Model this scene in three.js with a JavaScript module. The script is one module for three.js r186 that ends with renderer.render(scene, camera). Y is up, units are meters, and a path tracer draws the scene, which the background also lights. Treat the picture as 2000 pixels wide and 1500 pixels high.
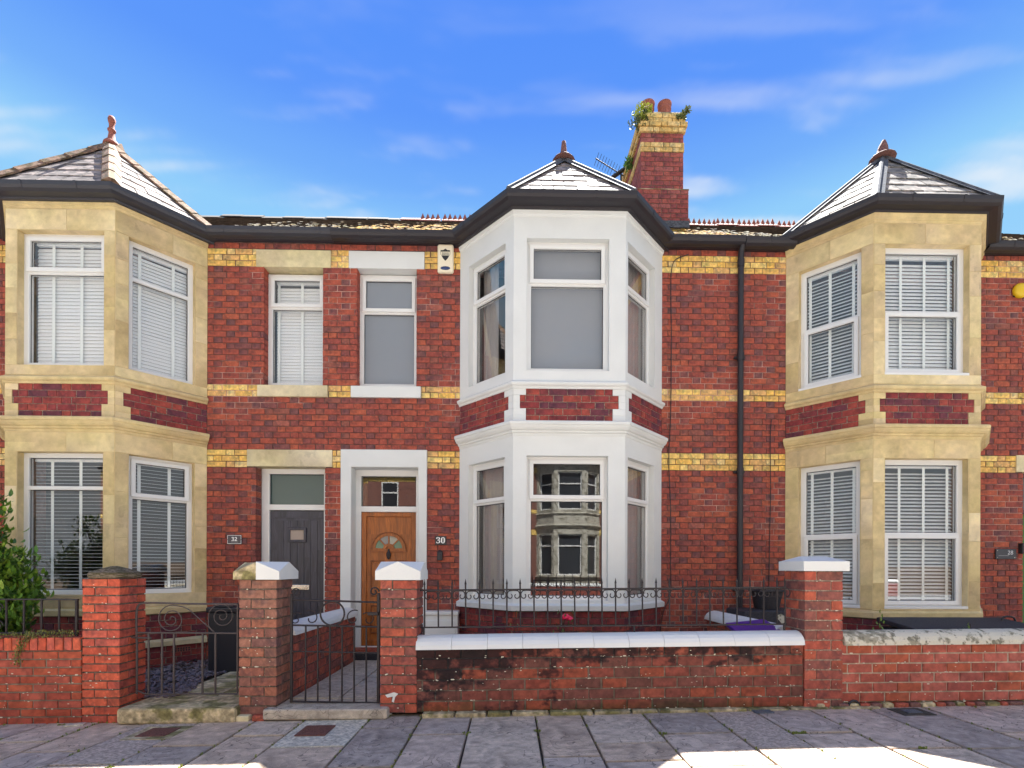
import * as THREE from 'three';
import { RoundedBoxGeometry } from 'three/addons/geometries/RoundedBoxGeometry.js';
import { mergeGeometries } from 'three/addons/utils/BufferGeometryUtils.js';

// ------------------------------------------------------------------ camera, sky, sun, exposure
const scene = new THREE.Scene();
const camera = new THREE.PerspectiveCamera(73.74, 4 / 3, 0.1, 600);
camera.position.set(0, 1.4, 7.14);
camera.rotation.set(0, -0.020, 0.0035, 'YXZ');
camera.setViewOffset(2000, 1500, -16, -359, 2000, 1500);   // rising front: verticals stay upright

const EXPOSURE = 5.9;
const renderer = new THREE.WebGLRenderer({ antialias: true });
renderer.setSize(1024, 768);
renderer.toneMapping = THREE.LinearToneMapping;
renderer.toneMappingExposure = EXPOSURE;
renderer.shadowMap.enabled = true;

const sun = new THREE.DirectionalLight(0xfffcf5, 5);
sun.position.set(0.98 * 6, 5.95 * 6, -3.30 * 6);
sun.castShadow = true;
sun.shadow.mapSize.set(4096, 4096);
Object.assign(sun.shadow.camera, { left: -24, right: 24, top: 24, bottom: -24, near: 1, far: 90 });
scene.add(sun, sun.target);

// ------------------------------------------------------------------ random and noise
function rng(a) { return () => { a |= 0; a = a + 0x6D2B79F5 | 0; let t = Math.imul(a ^ a >>> 15, 1 | a); t = t + Math.imul(t ^ t >>> 7, 61 | t) ^ t; return ((t ^ t >>> 14) >>> 0) / 4294967296; }; }
const R = rng(4711);
const rr = (a, b) => a + (b - a) * R();
const PERM = (() => { const r = rng(99), p = new Float32Array(65536); for (let i = 0; i < 65536; i++) p[i] = r(); return p; })();
function vnoise(x, y, px = 256, py = 256) {
  const xi = Math.floor(x), yi = Math.floor(y), fx = x - xi, fy = y - yi;
  const m = (v, p) => ((v % p) + p) % p;
  const x0 = m(xi, px), x1 = m(xi + 1, px), y0 = m(yi, py), y1 = m(yi + 1, py);
  const h = (a, b) => PERM[(a * 251 + b * 7919) & 65535];
  const sx = fx * fx * (3 - 2 * fx), sy = fy * fy * (3 - 2 * fy);
  return (h(x0, y0) * (1 - sx) + h(x1, y0) * sx) * (1 - sy) + (h(x0, y1) * (1 - sx) + h(x1, y1) * sx) * sy;
}
function fbm(x, y, p, oct = 4) { let s = 0, a = 0.5, t = 0; for (let i = 0; i < oct; i++) { s += a * vnoise(x + i * 17, y + i * 31, p, p); t += a; x *= 2; y *= 2; p *= 2; a *= 0.55; } return s / t; }
const clamp = (v, a = 0, b = 1) => Math.min(b, Math.max(a, v));
const smooth = (a, b, v) => { const t = clamp((v - a) / (b - a)); return t * t * (3 - 2 * t); };
const toS = v => v <= 0.0031308 ? v * 12.92 : 1.055 * Math.pow(v, 1 / 2.4) - 0.055;
const lin = (r, g, b) => [r, g, b].map(v => { v /= 255; return v <= 0.04045 ? v / 12.92 : Math.pow((v + 0.055) / 1.055, 2.4); });
const col = (r, g, b) => new THREE.Color().setRGB(...lin(r, g, b));

// sky: clear blue, paler towards the horizon, thin cirrus; the grey-white mirrored in the upper panes
// shows that broken pale cloud fills the sky on the far side of the street
{
  const W = 1536, H = 768, d = new Float32Array(W * H * 4);
  const stops = [[-90, [0.5, 0.52, 0.54]], [0, [0.80, 0.87, 0.93]], [14, [0.58, 0.80, 0.96]], [26, [0.31, 0.64, 0.97]], [32, [0.29, 0.62, 0.97]], [36, [0.175, 0.43, 0.97]], [41, [0.112, 0.32, 0.97]], [48, [0.092, 0.285, 0.96]], [65, [0.10, 0.29, 0.93]], [90, [0.12, 0.30, 0.88]]];
  for (let j = 0; j < H; j++) {
    const el = ((j + 0.5) / H - 0.5) * Math.PI, e = el * 180 / Math.PI;
    let k = 0; while (k < stops.length - 2 && e > stops[k + 1][0]) k++;
    const t = smooth(0, 1, clamp((e - stops[k][0]) / (stops[k + 1][0] - stops[k][0])));
    const tl = clamp((e - stops[k][0]) / (stops[k + 1][0] - stops[k][0])) * 0.7 + t * 0.3;
    const base = [0, 1, 2].map(c => stops[k][1][c] * (1 - tl) + stops[k + 1][1][c] * tl);
    for (let i = 0; i < W; i++) {
      const az = ((i + 0.5) / W - 0.5) * 2 * Math.PI, o = (j * W + i) * 4;
      let cl = 0;
      if (e > 2) {
        const r = 1 / Math.tan(Math.max(el, 0.08)), x = Math.cos(az) * r, z = Math.sin(az) * r;
        const w = fbm(x * 1.3 + 5, z * 1.3, 256, 3);
        const s = fbm(x * 3.0 + w * 1.6 + 40, z * 13 + w * 2.4 + 11, 256, 5), big = fbm(x * 1.5 + 70, z * 3.2 + 31, 256, 3);
        cl = smooth(0.50, 0.82, s * 0.66 + big * 0.44) * (0.10 + 0.66 * smooth(48, 31, e));
        const behind = smooth(-0.05, 0.75, Math.cos(el) * Math.sin(az));
        cl = Math.max(cl, behind * (0.45 + 0.5 * smooth(0.34, 0.60, fbm(x * 1.6 + 9, z * 1.6 + 3, 256, 5))));
      }
      for (let c = 0; c < 3; c++) d[o + c] = (base[c] * (1 - cl) + [0.88, 0.92, 0.96][c] * cl) / EXPOSURE;
      d[o + 3] = 1;
    }
  }
  const sky = new THREE.DataTexture(d, W, H, THREE.RGBAFormat, THREE.FloatType);
  sky.mapping = THREE.EquirectangularReflectionMapping; sky.magFilter = sky.minFilter = THREE.LinearFilter; sky.wrapS = THREE.RepeatWrapping; sky.needsUpdate = true;
  scene.background = sky; scene.environment = sky;
}

// ------------------------------------------------------------------ textures and materials
function tex(n, fn, srgb = true) {           // fn(u, v) -> grey or [r, g, b], 0..1
  const d = new Uint8Array(n * n * 4);
  for (let j = 0; j < n; j++) for (let i = 0; i < n; i++) {
    const c = fn(i / n, j / n), o = (j * n + i) * 4, a = Array.isArray(c);
    for (let k = 0; k < 3; k++) d[o + k] = clamp(a ? c[k] : c) * 255;
    d[o + 3] = 255;
  }
  const t = new THREE.DataTexture(d, n, n); t.wrapS = t.wrapT = THREE.RepeatWrapping; t.magFilter = THREE.LinearFilter; t.minFilter = THREE.LinearMipmapLinearFilter; t.generateMipmaps = true;
  if (srgb) { t.colorSpace = THREE.SRGBColorSpace; let m = 0; for (let i = 0; i < d.length; i += 4) m += Math.pow(d[i + 1] / 255, 2.2); t.userData.mean = m / (n * n); } t.needsUpdate = true; return t;
}
const rep = (t, x, y = x) => { const c = t.clone(); c.repeat.set(x, y); c.needsUpdate = true; return c; };
const speck = rng(5);
// fired clay: fine grit, darker kiln blotches, a few pale flecks
const tBrick = tex(512, (u, v) => { const a = fbm(u * 16, v * 16, 16, 5), b = fbm(u * 6 + 9, v * 6, 6, 3), g = speck(); const l = 0.80 + (a - 0.5) * 0.34 + (g - 0.5) * 0.10 + (g > 0.988 ? 0.12 : 0); const k = smooth(0.56, 0.78, b) * 0.20; return [l - k * 0.75, l - k * 0.55 - 0.01, l - k * 0.30]; });
const tBrickB = tex(512, (u, v) => 0.5 + (fbm(u * 30, v * 30, 30, 4) - 0.5) * 0.9 - (speck() > 0.985 ? 0.3 : 0), false);
// weathered bath stone: soft warm patches, horizontal drag marks, sooty specks
const tStone = tex(1024, (u, v) => { const a = fbm(u * 5, v * 7, 5, 6), b = fbm(u * 30 + 3, v * 30, 30, 4), c = fbm(u * 7 + 2, v * 4, 4, 5), d = fbm(u * 3 + 8, v * 3, 3, 5), f = speck(), q = smooth(0.52, 0.80, c); const l = 0.86 + (a - 0.5) * 0.20 + (d - 0.5) * 0.14 + (b - 0.5) * 0.16 + (f - 0.5) * 0.08 - q * (0.03 + smooth(0.42, 0.7, b) * 0.12); return [l, l - (0.5 - a) * 0.05, l - (0.55 - d) * 0.15 + q * 0.01]; });
const tStoneB = tex(512, (u, v) => fbm(u * 40, v * 40, 40, 3) * 0.6 + fbm(u * 8, v * 8, 8, 3) * 0.4, false);
const tPaint = tex(512, (u, v) => { const a = fbm(u * 4, v * 4, 4, 5), f = speck(); const l = 0.955 + (a - 0.5) * 0.045 + (f - 0.5) * 0.014; return [l, l, l - 0.004]; });
const tFlake = tex(512, (u, v) => { const a = fbm(u * 9, v * 9, 9, 5), b = fbm(u * 26 + 5, v * 26, 26, 4), f = speck(); const k = smooth(0.50, 0.60, a * 0.6 + b * 0.4), g = smooth(0.60, 0.7, b); const l = 0.94 - k * 0.24 - g * 0.14 + (f - 0.5) * 0.10; return [l, l - k * 0.005, l - k * 0.03 - 0.01]; });
const tPaintB = tex(512, (u, v) => fbm(u * 24, v * 24, 24, 4) * 0.7 + speck() * 0.3, false);
const tMortar = tex(256, (u, v) => { const l = 0.72 + (fbm(u * 20, v * 20, 20, 4) - 0.5) * 0.6 + (speck() - 0.5) * 0.12; return l; });
const tMortarPatch = tex(512, (u, v) => { const p = smooth(0.50, 0.66, fbm(u * 4, v * 4, 4, 4)) * 0.40; const l = 0.42 + p + (fbm(u * 60, v * 60, 60, 3) - 0.5) * 0.3 + (speck() - 0.5) * 0.1; return [l, l - 0.03, l - 0.03]; });
// slate: long cleavage streaks, rust and lime patches
const tSlate = tex(512, (u, v) => { const a = fbm(u * 6, v * 18, 6, 5), b = fbm(u * 5 + 7, v * 5, 5, 4), l = 0.74 + (a - 0.5) * 0.45; const p = smooth(0.52, 0.72, b) * 0.22; return [l + p, l + p * 0.86, l + p * 0.8]; });
const tSlateB = tex(512, (u, v) => fbm(u * 10, v * 26, 10, 5), false);
// riven sandstone paving: contour-like layers
const tFlag = tex(1024, (u, v) => { const a = fbm(u * 3, v * 3, 3, 5), g = speck(), f = fbm(u * 26, v * 26, 26, 4); const t = (a * 13) % 1, e2 = smooth(0.86, 0.97, t) * (1 - smooth(0.985, 1, t)), edge = e2 * smooth(0.52, 0.64, fbm(u * 5 + 1, v * 5 + 4, 5, 3)); const l = 0.72 + (f - 0.5) * 0.27 + (g - 0.5) * 0.22 + (Math.floor(a * 13) % 2) * 0.04 - edge * 0.30 - smooth(0.6, 0.8, fbm(u * 7 + 3, v * 7, 7, 4)) * 0.09; return [l + 0.012, l, l + 0.004]; });
const tFlagB = tex(1024, (u, v) => { const a = fbm(u * 3, v * 3, 3, 5) * 9, t = a % 1; return (Math.floor(a) + smooth(0.86, 1.0, t)) / 9 * 0.75 + fbm(u * 40, v * 40, 40, 3) * 0.25; }, false);
const tGrit = tex(512, (u, v) => 0.78 + (fbm(u * 24, v * 24, 24, 4) - 0.5) * 0.5 + (speck() - 0.5) * 0.2);
const tGritB = tex(512, (u, v) => fbm(u * 50, v * 50, 50, 3) * 0.6 + speck() * 0.4, false);
const tMoss = tex(512, (u, v) => { const a = fbm(u * 7, v * 7, 7, 5), b = fbm(u * 22 + 8, v * 22, 22, 4), g = speck(), m = smooth(0.45, 0.62, a); const l = 0.62 + (b - 0.5) * 0.6 + (g - 0.5) * 0.12; return [l * (1 - m * 0.30) + 0.08, l * (1 - m * 0.27) + 0.07, l * (1 - m * 0.40) + 0.04]; });
// oak grain
const tWood = tex(512, (u, v) => { const g = fbm(u * 46 + fbm(u * 4, v * 2, 2, 3) * 5, v * 3, 256, 4), b = fbm(u * 8, v * 1.0, 8, 3); const l = 0.78 + (g - 0.5) * 0.42 + (b - 0.5) * 0.2; return [l, l * 0.97, l * 0.90]; });
// the listed colour is the surface's mean colour: divide out the mean of its texture
const tint = (c, map) => { const k = new THREE.Color(c); if (map) k.multiplyScalar(1 / map.userData.mean); return k; };
const std = (color, rough, map, s = 1, bump, bs = 0.002, x = {}) => new THREE.MeshStandardMaterial({ color: tint(color, map), roughness: rough, map: map ? rep(map, 1 / s) : null, bumpMap: bump ? rep(bump, 1 / s) : null, bumpScale: bs, ...x });
const phys = (...a) => { const m = std(...a); return new THREE.MeshPhysicalMaterial({ color: m.color, roughness: m.roughness, map: m.map, bumpMap: m.bumpMap, bumpScale: m.bumpScale, specularIntensity: 0.1 }); };
const M = {
  white: std(col(218, 220, 219), 0.6, tPaint, 1.1, tPaintB, 0.0015),
  stone: std(col(211, 189, 144), 0.85, tStone, 2.6, tStoneB, 0.002),
  stoneB: std(col(216, 196, 152), 0.85, tStone, 2.1, tStoneB, 0.002),
  stoneC: std(col(203, 180, 134), 0.85, tStone, 1.8, tStoneB, 0.002),
  lintel: std(col(212, 198, 162), 0.85, tStone, 2.2, tStoneB, 0.002),
  mortarDark: std(col(122, 100, 92), 0.95, tMortarPatch, 3.1, tMortar, 0.002),
  mortarPale: std(col(144, 128, 114), 0.95, tMortar, 0.3, tMortar, 0.002),
  mortarGrey: std(col(96, 86, 76), 0.95, tMortar, 0.3, tMortar, 0.003),
  upvc: new THREE.MeshPhysicalMaterial({ color: col(226, 226, 224), roughness: 0.3, clearcoat: 0.15 }),
  gasket: new THREE.MeshStandardMaterial({ color: col(38, 38, 42), roughness: 0.6 }),
  glass: new THREE.MeshPhysicalMaterial({ color: 0xffffff, transmission: 1, thickness: 0, roughness: 0, ior: 1.62 }),
  frosted: new THREE.MeshPhysicalMaterial({ color: col(172, 180, 190), transmission: 0.55, thickness: 0, roughness: 0.45, ior: 1.9 }),
  frostGreen: new THREE.MeshPhysicalMaterial({ color: col(96, 128, 128), transmission: 0.55, thickness: 0, roughness: 0.35, ior: 1.7 }),
  gutter: new THREE.MeshPhysicalMaterial({ color: col(40, 37, 43), roughness: 0.5, bumpMap: rep(tPaintB, 2), bumpScale: 0.001 }),
  gutterNew: new THREE.MeshPhysicalMaterial({ color: col(52, 53, 62), roughness: 0.45 }),
  slate: phys(col(136, 130, 128), 0.75, tSlate, 0.55, tSlateB, 0.003),
  slateGrey: phys(col(140, 136, 132), 0.8, tSlate, 0.55, tSlateB, 0.003),
  slateMain: phys(col(74, 65, 58), 1.0, tSlate, 0.5, tSlateB, 0.003),
  deck: std(col(60, 54, 52), 0.9),
  hipClay: std(col(120, 96, 82), 0.85, tMoss, 0.6, tStoneB, 0.003),
  lead: phys(col(92, 95, 102), 0.75, tGrit, 0.5, tGritB, 0.001),
  terracotta: std(col(150, 88, 74), 0.8, tGrit, 0.25, tGritB, 0.002),
  terraDark: std(col(122, 84, 76), 0.8, tGrit, 0.25, tGritB, 0.002),
  iron: new THREE.MeshPhysicalMaterial({ color: col(34, 28, 32), roughness: 0.6 }),
  ironWorn: std(col(74, 66, 66), 0.65, tGrit, 0.2, tGritB, 0.001),
  flag: std(col(186, 169, 150), 0.82, tFlag, 1.5, tFlagB, 0.012),
  flagD: std(col(162, 150, 136), 0.82, tFlag, 1.35, tFlagB, 0.012),
  flagE: std(col(188, 168, 144), 0.82, tFlag, 1.6, tFlagB, 0.012),
  flagB: std(col(190, 174, 152), 0.82, tFlag, 1.2, tFlagB, 0.010),
  flagC: std(col(176, 162, 146), 0.8, tFlag, 1.7, tFlagB, 0.012),
  concrete: std(col(200, 190, 170), 0.9, tGrit, 0.5, tGritB, 0.002),
  pinkConcrete: std(col(180, 162, 146), 0.9, tGrit, 0.4, tGritB, 0.002),
  joint: std(col(70, 66, 56), 0.98, tGrit, 0.4, tGritB, 0.004),
  mossStone: std(col(164, 152, 126), 0.92, tMoss, 0.9, tGritB, 0.008),
  footing: std(col(150, 140, 116), 0.95, tMoss, 0.9, tGritB, 0.008),
  path: std(col(170, 158, 130), 0.88, tMoss, 1.3, tFlagB, 0.006),
  pathGrey: std(col(172, 164, 148), 0.85, tFlag, 1.1, tFlagB, 0.006),
  rustCover: std(col(118, 76, 66), 0.7, tGrit, 0.15, tGritB, 0.004),
  greyCover: std(col(98, 104, 112), 0.6, tGrit, 0.15, tGritB, 0.004),
  capStone: std(col(122, 110, 96), 0.95, tMoss, 0.3, tGritB, 0.010),
  copingOld: std(col(190, 184, 168), 0.9, tFlake, 0.8, tGritB, 0.006),
  farPaint: std(col(178, 174, 164), 0.8, tFlake, 1.1, tStoneB, 0.002),
  farFlag: std(col(140, 142, 144), 0.9, tGrit, 0.6, tGritB, 0.003),
  asphalt: std(col(116, 119, 122), 0.92, tGrit, 0.7, tGritB, 0.004),
  earth: std(col(84, 68, 52), 0.98, tGrit, 0.6, tGritB, 0.01),
  room: std(col(104, 100, 96), 0.9),
  blind: new THREE.MeshStandardMaterial({ color: col(232, 233, 232), roughness: 0.5 }),
  tape: new THREE.MeshStandardMaterial({ color: col(226, 230, 226), roughness: 0.9 }),
  curtain: new THREE.MeshPhysicalMaterial({ color: col(168, 164, 162), roughness: 1, sheen: 0.3 }),
  rollerGrey: new THREE.MeshStandardMaterial({ color: col(132, 135, 142), roughness: 0.9 }),
  oak: std(col(152, 88, 36), 0.42, tWood, 0.6, tWood, 0.001),
  oakDark: std(col(124, 70, 29), 0.45, tWood, 0.6),
  doorGrey: std(col(60, 62, 80), 0.45, tWood, 0.8, tWood, 0.0012),
  chrome: new THREE.MeshStandardMaterial({ color: col(214, 212, 206), roughness: 0.25, metalness: 0.9 }),
  black: new THREE.MeshPhysicalMaterial({ color: col(40, 40, 46), roughness: 0.45 }),
  blackMatt: std(col(50, 48, 54), 0.75, tGrit, 0.3, tGritB, 0.001),
  purple: new THREE.MeshStandardMaterial({ color: col(84, 32, 140), roughness: 0.5 }),
  cream: new THREE.MeshPhysicalMaterial({ color: col(236, 226, 200), roughness: 0.4 }),
  yellow: new THREE.MeshPhysicalMaterial({ color: col(226, 190, 32), roughness: 0.35 }),
  green: new THREE.MeshPhysicalMaterial({ color: col(24, 124, 44), roughness: 0.4 }),
  lichen: new THREE.MeshStandardMaterial({ color: col(214, 210, 190), roughness: 1 }),
  redTile: std(col(158, 76, 56), 0.6, tGrit, 0.3),
  slateChip: std(col(120, 112, 112), 0.6, tSlate, 0.3, tSlateB, 0.002, { vertexColors: true }),
};
const leafMat = (r, g, b) => new THREE.MeshPhysicalMaterial({ color: col(r, g, b), roughness: 0.55, transmission: 0.25, thickness: 0, side: THREE.DoubleSide });

// ------------------------------------------------------------------ building helpers
const used = {};
const numbered = n => { const k = used[n] = (used[n] ?? -1) + 1; return k ? `${n}_${String(k).padStart(3, '0')}` : n; };
function mesh(parent, name, geo, mat, pos, ry = 0) {
  const m = new THREE.Mesh(geo, mat); m.name = name; m.castShadow = m.receiveShadow = true;
  if (pos) m.position.set(...pos); m.rotation.y = ry; parent.add(m); return m;
}
function thing(name, label, category, pos = [0, 0, 0], ry = 0, group) {
  const g = new THREE.Group(); g.name = numbered(name); g.position.set(...pos); g.rotation.y = ry;
  g.userData = { label, category }; if (group) g.userData.group = group; scene.add(g); return g;
}
function single(name, label, category, geo, mat, pos, ry = 0, group) {
  const m = mesh(scene, numbered(name), geo, mat, pos, ry); m.userData = { label, category }; if (group) m.userData.group = group; return m;
}
function struct(name, geo, mat, pos) { const m = mesh(scene, numbered(name), geo, mat, pos); m.userData.kind = 'structure'; return m; }
const rb = (w, h, d, b = 0.006) => new RoundedBoxGeometry(w, h, d, 1, Math.min(b, w / 2.2, h / 2.2, d / 2.2));
const at = (g, x, y, z, ry = 0, rx = 0, rz = 0) => { if (rx) g.rotateX(rx); if (rz) g.rotateZ(rz); if (ry) g.rotateY(ry); return g.translate(x, y, z); };
const flat = g => g.index ? g.toNonIndexed() : g;
const merge = list => mergeGeometries(list.map(g => { g = flat(g); for (const k of Object.keys(g.attributes)) if (!['position', 'normal', 'uv', 'color'].includes(k)) g.deleteAttribute(k); return g; }));
// box mapped in metres
function mbox(w, h, d, b = 0.006, ou = R() * 3, ov = R() * 3) {
  const g = flat(rb(w, h, d, b)), p = g.attributes.position, n = g.attributes.normal, uv = g.attributes.uv;
  for (let i = 0; i < p.count; i++) {
    const ax = Math.abs(n.getX(i)), ay = Math.abs(n.getY(i)), az = Math.abs(n.getZ(i));
    if (az >= ax && az >= ay) uv.setXY(i, p.getX(i) + ou, p.getY(i) + ov);
    else if (ax >= ay) uv.setXY(i, p.getZ(i) + ou, p.getY(i) + ov); else uv.setXY(i, p.getX(i) + ou, p.getZ(i) + ov);
  }
  return g;
}
// vertical face through (x, z) points a -> b, outward normal towards the street
function face(a, b) { const dx = b[0] - a[0], dz = b[1] - a[1], L = Math.hypot(dx, dz), u = [dx / L, dz / L]; return { a, L, u, n: [-u[1], u[0]], ry: Math.atan2(-u[1], u[0]) }; }
const lp = (f, u, v, n) => [f.a[0] + f.u[0] * u + f.n[0] * n, v, f.a[1] + f.u[1] * u + f.n[1] * n];
const FRONT = face([0, 0], [1, 0]);
const rectShape = (u0, u1, v0, v1) => new THREE.Shape([new THREE.Vector2(u0, v0), new THREE.Vector2(u1, v0), new THREE.Vector2(u1, v1), new THREE.Vector2(u0, v1)]);
const rectPath = (u0, u1, v0, v1) => new THREE.Path([new THREE.Vector2(u0, v0), new THREE.Vector2(u0, v1), new THREE.Vector2(u1, v1), new THREE.Vector2(u1, v0)]);
function slab(u0, u1, v0, v1, holes, depth, bevel = 0) {   // front at n = 0, back at n = -depth
  const s = rectShape(u0, u1, v0, v1); for (const h of holes) s.holes.push(rectPath(...h));
  const g = new THREE.ExtrudeGeometry(s, bevel ? { depth: depth - bevel, bevelEnabled: true, bevelThickness: bevel, bevelSize: bevel, bevelOffset: -bevel, bevelSegments: 1 } : { depth, bevelEnabled: false });
  return g.translate(0, 0, -depth);
}
// sweep a closed profile [(out, y)] along a plan path [(x, z)] with mitred corners
function sweep(path, prof, cap = true) {
  const N = path.length, nor = [];
  for (let i = 0; i < N - 1; i++) { const dx = path[i + 1][0] - path[i][0], dz = path[i + 1][1] - path[i][1], L = Math.hypot(dx, dz); nor.push([-dz / L, dx / L, L]); }
  const rings = path.map((p, i) => {
    let m; if (i === 0) m = nor[0]; else if (i === N - 1) m = nor[N - 2];
    else { const a = nor[i - 1], b = nor[i], k = 1 + a[0] * b[0] + a[1] * b[1]; m = [(a[0] + b[0]) / k, (a[1] + b[1]) / k]; }
    return prof.map(([o, y]) => [p[0] + m[0] * o, y, p[1] + m[1] * o]);
  });
  const P = [], UV = []; let s = 0;
  const tri = (a, b, c, ua, ub, uc) => { P.push(...a, ...b, ...c); UV.push(...ua, ...ub, ...uc); };
  for (let i = 0; i < N - 1; i++) {
    let t = 0; const s1 = s + nor[i][2];
    for (let k = 0; k < prof.length; k++) {
      const q = (k + 1) % prof.length, dt = Math.hypot(prof[q][0] - prof[k][0], prof[q][1] - prof[k][1]);
      const A = rings[i][k], B = rings[i + 1][k], C = rings[i + 1][q], D = rings[i][q];
      tri(A, B, C, [s, t], [s1, t], [s1, t + dt]); tri(A, C, D, [s, t], [s1, t + dt], [s, t + dt]); t += dt;
    }
    s = s1;
  }
  if (cap) { const c2 = prof.map(p => new THREE.Vector2(p[0], p[1])); for (const r of [rings[0], rings[N - 1]]) for (const [a, b, c] of THREE.ShapeUtils.triangulateShape(c2, [])) tri(r[a], r[b], r[c], prof[a], prof[b], prof[c]); }
  const g = new THREE.BufferGeometry(); g.setAttribute('position', new THREE.Float32BufferAttribute(P, 3)); g.setAttribute('uv', new THREE.Float32BufferAttribute(UV, 2)); g.computeVertexNormals(); return g;
}
// straight bar with a profile [(side, up)] between two points
function bar(p0, p1, prof, up = new THREE.Vector3(0, 1, 0)) {
  const a = new THREE.Vector3(...p0), b = new THREE.Vector3(...p1), d = b.clone().sub(a), L = d.length(); d.normalize();
  const s = new THREE.Vector3().crossVectors(d, up).normalize(), u = new THREE.Vector3().crossVectors(s, d);
  const ou = R() * 7, pt = (o, q) => o.clone().addScaledVector(s, q[0]).addScaledVector(u, q[1]), P = [], UV = [];
  const push = (v, x, y) => { P.push(v.x, v.y, v.z); UV.push(x + ou, y + ou * 0.3); };
  let v0 = 0; prof.forEach((q, i) => { const r = prof[(i + 1) % prof.length], A = pt(a, q), B = pt(b, q), C = pt(b, r), D = pt(a, r), w = Math.hypot(r[0] - q[0], r[1] - q[1]); push(A, 0, v0); push(C, L, v0 + w); push(B, L, v0); push(A, 0, v0); push(D, 0, v0 + w); push(C, L, v0 + w); v0 += w; });
  for (const [e, o] of [[a, 1], [b, -1]]) for (const t of THREE.ShapeUtils.triangulateShape(prof.map(q => new THREE.Vector2(...q)), [])) for (const k of t) push(pt(e, prof[k]), prof[k][0], prof[k][1]);
  const g = new THREE.BufferGeometry(); g.setAttribute('position', new THREE.Float32BufferAttribute(P, 3)); g.setAttribute('uv', new THREE.Float32BufferAttribute(UV, 2)); g.computeVertexNormals(); return g;
}
const tube = (pts, r, seg = 40, rad = 6, closed = false) => new THREE.TubeGeometry(new THREE.CatmullRomCurve3(pts.map(p => new THREE.Vector3(...p)), closed, 'centripetal'), seg, r, rad, closed);
const rod = (p0, p1, r, rad = 8) => { const a = new THREE.Vector3(...p0), b = new THREE.Vector3(...p1), d = b.clone().sub(a), g = new THREE.CylinderGeometry(r, r, d.length(), rad); g.applyQuaternion(new THREE.Quaternion().setFromUnitVectors(new THREE.Vector3(0, 1, 0), d.normalize())); return g.translate((a.x + b.x) / 2, (a.y + b.y) / 2, (a.z + b.z) / 2); };
function spiral(cx, cy, z, r0, r1, a0, a1, n = 28) { const p = []; for (let i = 0; i <= n; i++) { const t = i / n, r = r0 + (r1 - r0) * t, a = a0 + (a1 - a0) * t; p.push([cx + Math.cos(a) * r, cy + Math.sin(a) * r, z]); } return p; }

// ------------------------------------------------------------------ bricks
const PAL = {
  house: [[147, 72, 56], [151, 74, 55], [142, 69, 55], [135, 66, 55], [156, 80, 57], [124, 67, 60], [115, 67, 63], [146, 84, 70], [130, 75, 62], [108, 68, 65]],
  yellow: [[222, 188, 104], [228, 198, 118], [212, 172, 94], [206, 164, 102], [218, 190, 126], [222, 180, 90]],
  bay: [[138, 58, 56], [146, 62, 54], [122, 54, 56], [106, 52, 62], [132, 52, 52], [156, 70, 58]],
  modern: [[182, 84, 58], [176, 78, 54], [188, 90, 62], [170, 78, 60], [180, 88, 70]],
  brown: [[142, 98, 82], [150, 106, 88], [134, 90, 78], [146, 92, 76], [126, 88, 80], [156, 100, 78]],
  old: [[162, 80, 62], [152, 78, 64], [170, 86, 62], [144, 78, 66], [172, 92, 72], [134, 80, 70], [124, 76, 66]],
  pink: [[178, 92, 76], [186, 98, 82], [170, 84, 68], [180, 92, 66], [164, 84, 74], [188, 104, 90]],
  chimney: [[156, 82, 74], [148, 74, 68], [164, 88, 76], [138, 72, 70], [160, 92, 84]],
  chimYellow: [[214, 182, 112], [204, 170, 100], [218, 188, 124], [196, 164, 100]],
};
const palMat = {}, palCol = {};
for (const k in PAL) { palCol[k] = PAL[k].map(c => col(...c).multiplyScalar(/yellow/i.test(k) ? 1.05 : /house/.test(k) ? 1.12 : /bay/.test(k) ? 0.92 : /pink/.test(k) ? 1.06 : /brown/.test(k) ? 0.84 : 0.96)); palMat[k] = palCol[k].map(c => std(c, 0.86, tBrick, 0.45, tBrickB, 0.0025)); }
const brickMerged = std(0xffffff, 0.86, tBrick, 0.45, tBrickB, 0.0025, { vertexColors: true });
const geoCache = {};
function brickGeo(w, h, d, k = Math.floor(R() * 5), back = false) {   // front at z = 0, centred in x, y; arrises worn
  const key = [Math.round(w * 500), Math.round(h * 500), Math.round(d * 200), k, back].join(); if (geoCache[key]) return geoCache[key];
  const r = rng(k * 77 + 5), b = 0.004, P = [], UV = [], ou = k * 0.19, ov = k * 0.31;
  const c = []; for (const [x, y] of [[-1, -1], [1, -1], [1, 1], [-1, 1]]) { const jx = (r() - 0.5) * 0.004, jy = (r() - 0.5) * 0.004; c.push([[x * (w / 2 - b) + jx, y * (h / 2 - b) + jy, 0], [x * w / 2 + jx * 0.6, y * h / 2 + jy * 0.6, -b], [x * w / 2 + jx * 0.6, y * h / 2 + jy * 0.6, -d]]); }
  const quad = (A, B, C, D, off) => { for (const q of [A, B, C, A, C, D]) { P.push(...q); UV.push(q[0] + ou + (off ? q[2] : 0), q[1] + ov + (off ? q[2] * 0.7 : 0)); } };
  quad(c[0][0], c[1][0], c[2][0], c[3][0]);
  for (let i = 0; i < 4; i++) { const j = (i + 1) % 4; quad(c[i][1], c[j][1], c[j][0], c[i][0]); quad(c[i][2], c[j][2], c[j][1], c[i][1], true); }
  if (back) quad(c[3][2], c[2][2], c[1][2], c[0][2]);
  const g = new THREE.BufferGeometry(); g.setAttribute('position', new THREE.Float32BufferAttribute(P, 3)); g.setAttribute('uv', new THREE.Float32BufferAttribute(UV, 2)); g.computeVertexNormals();
  return geoCache[key] = g;
}
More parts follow.
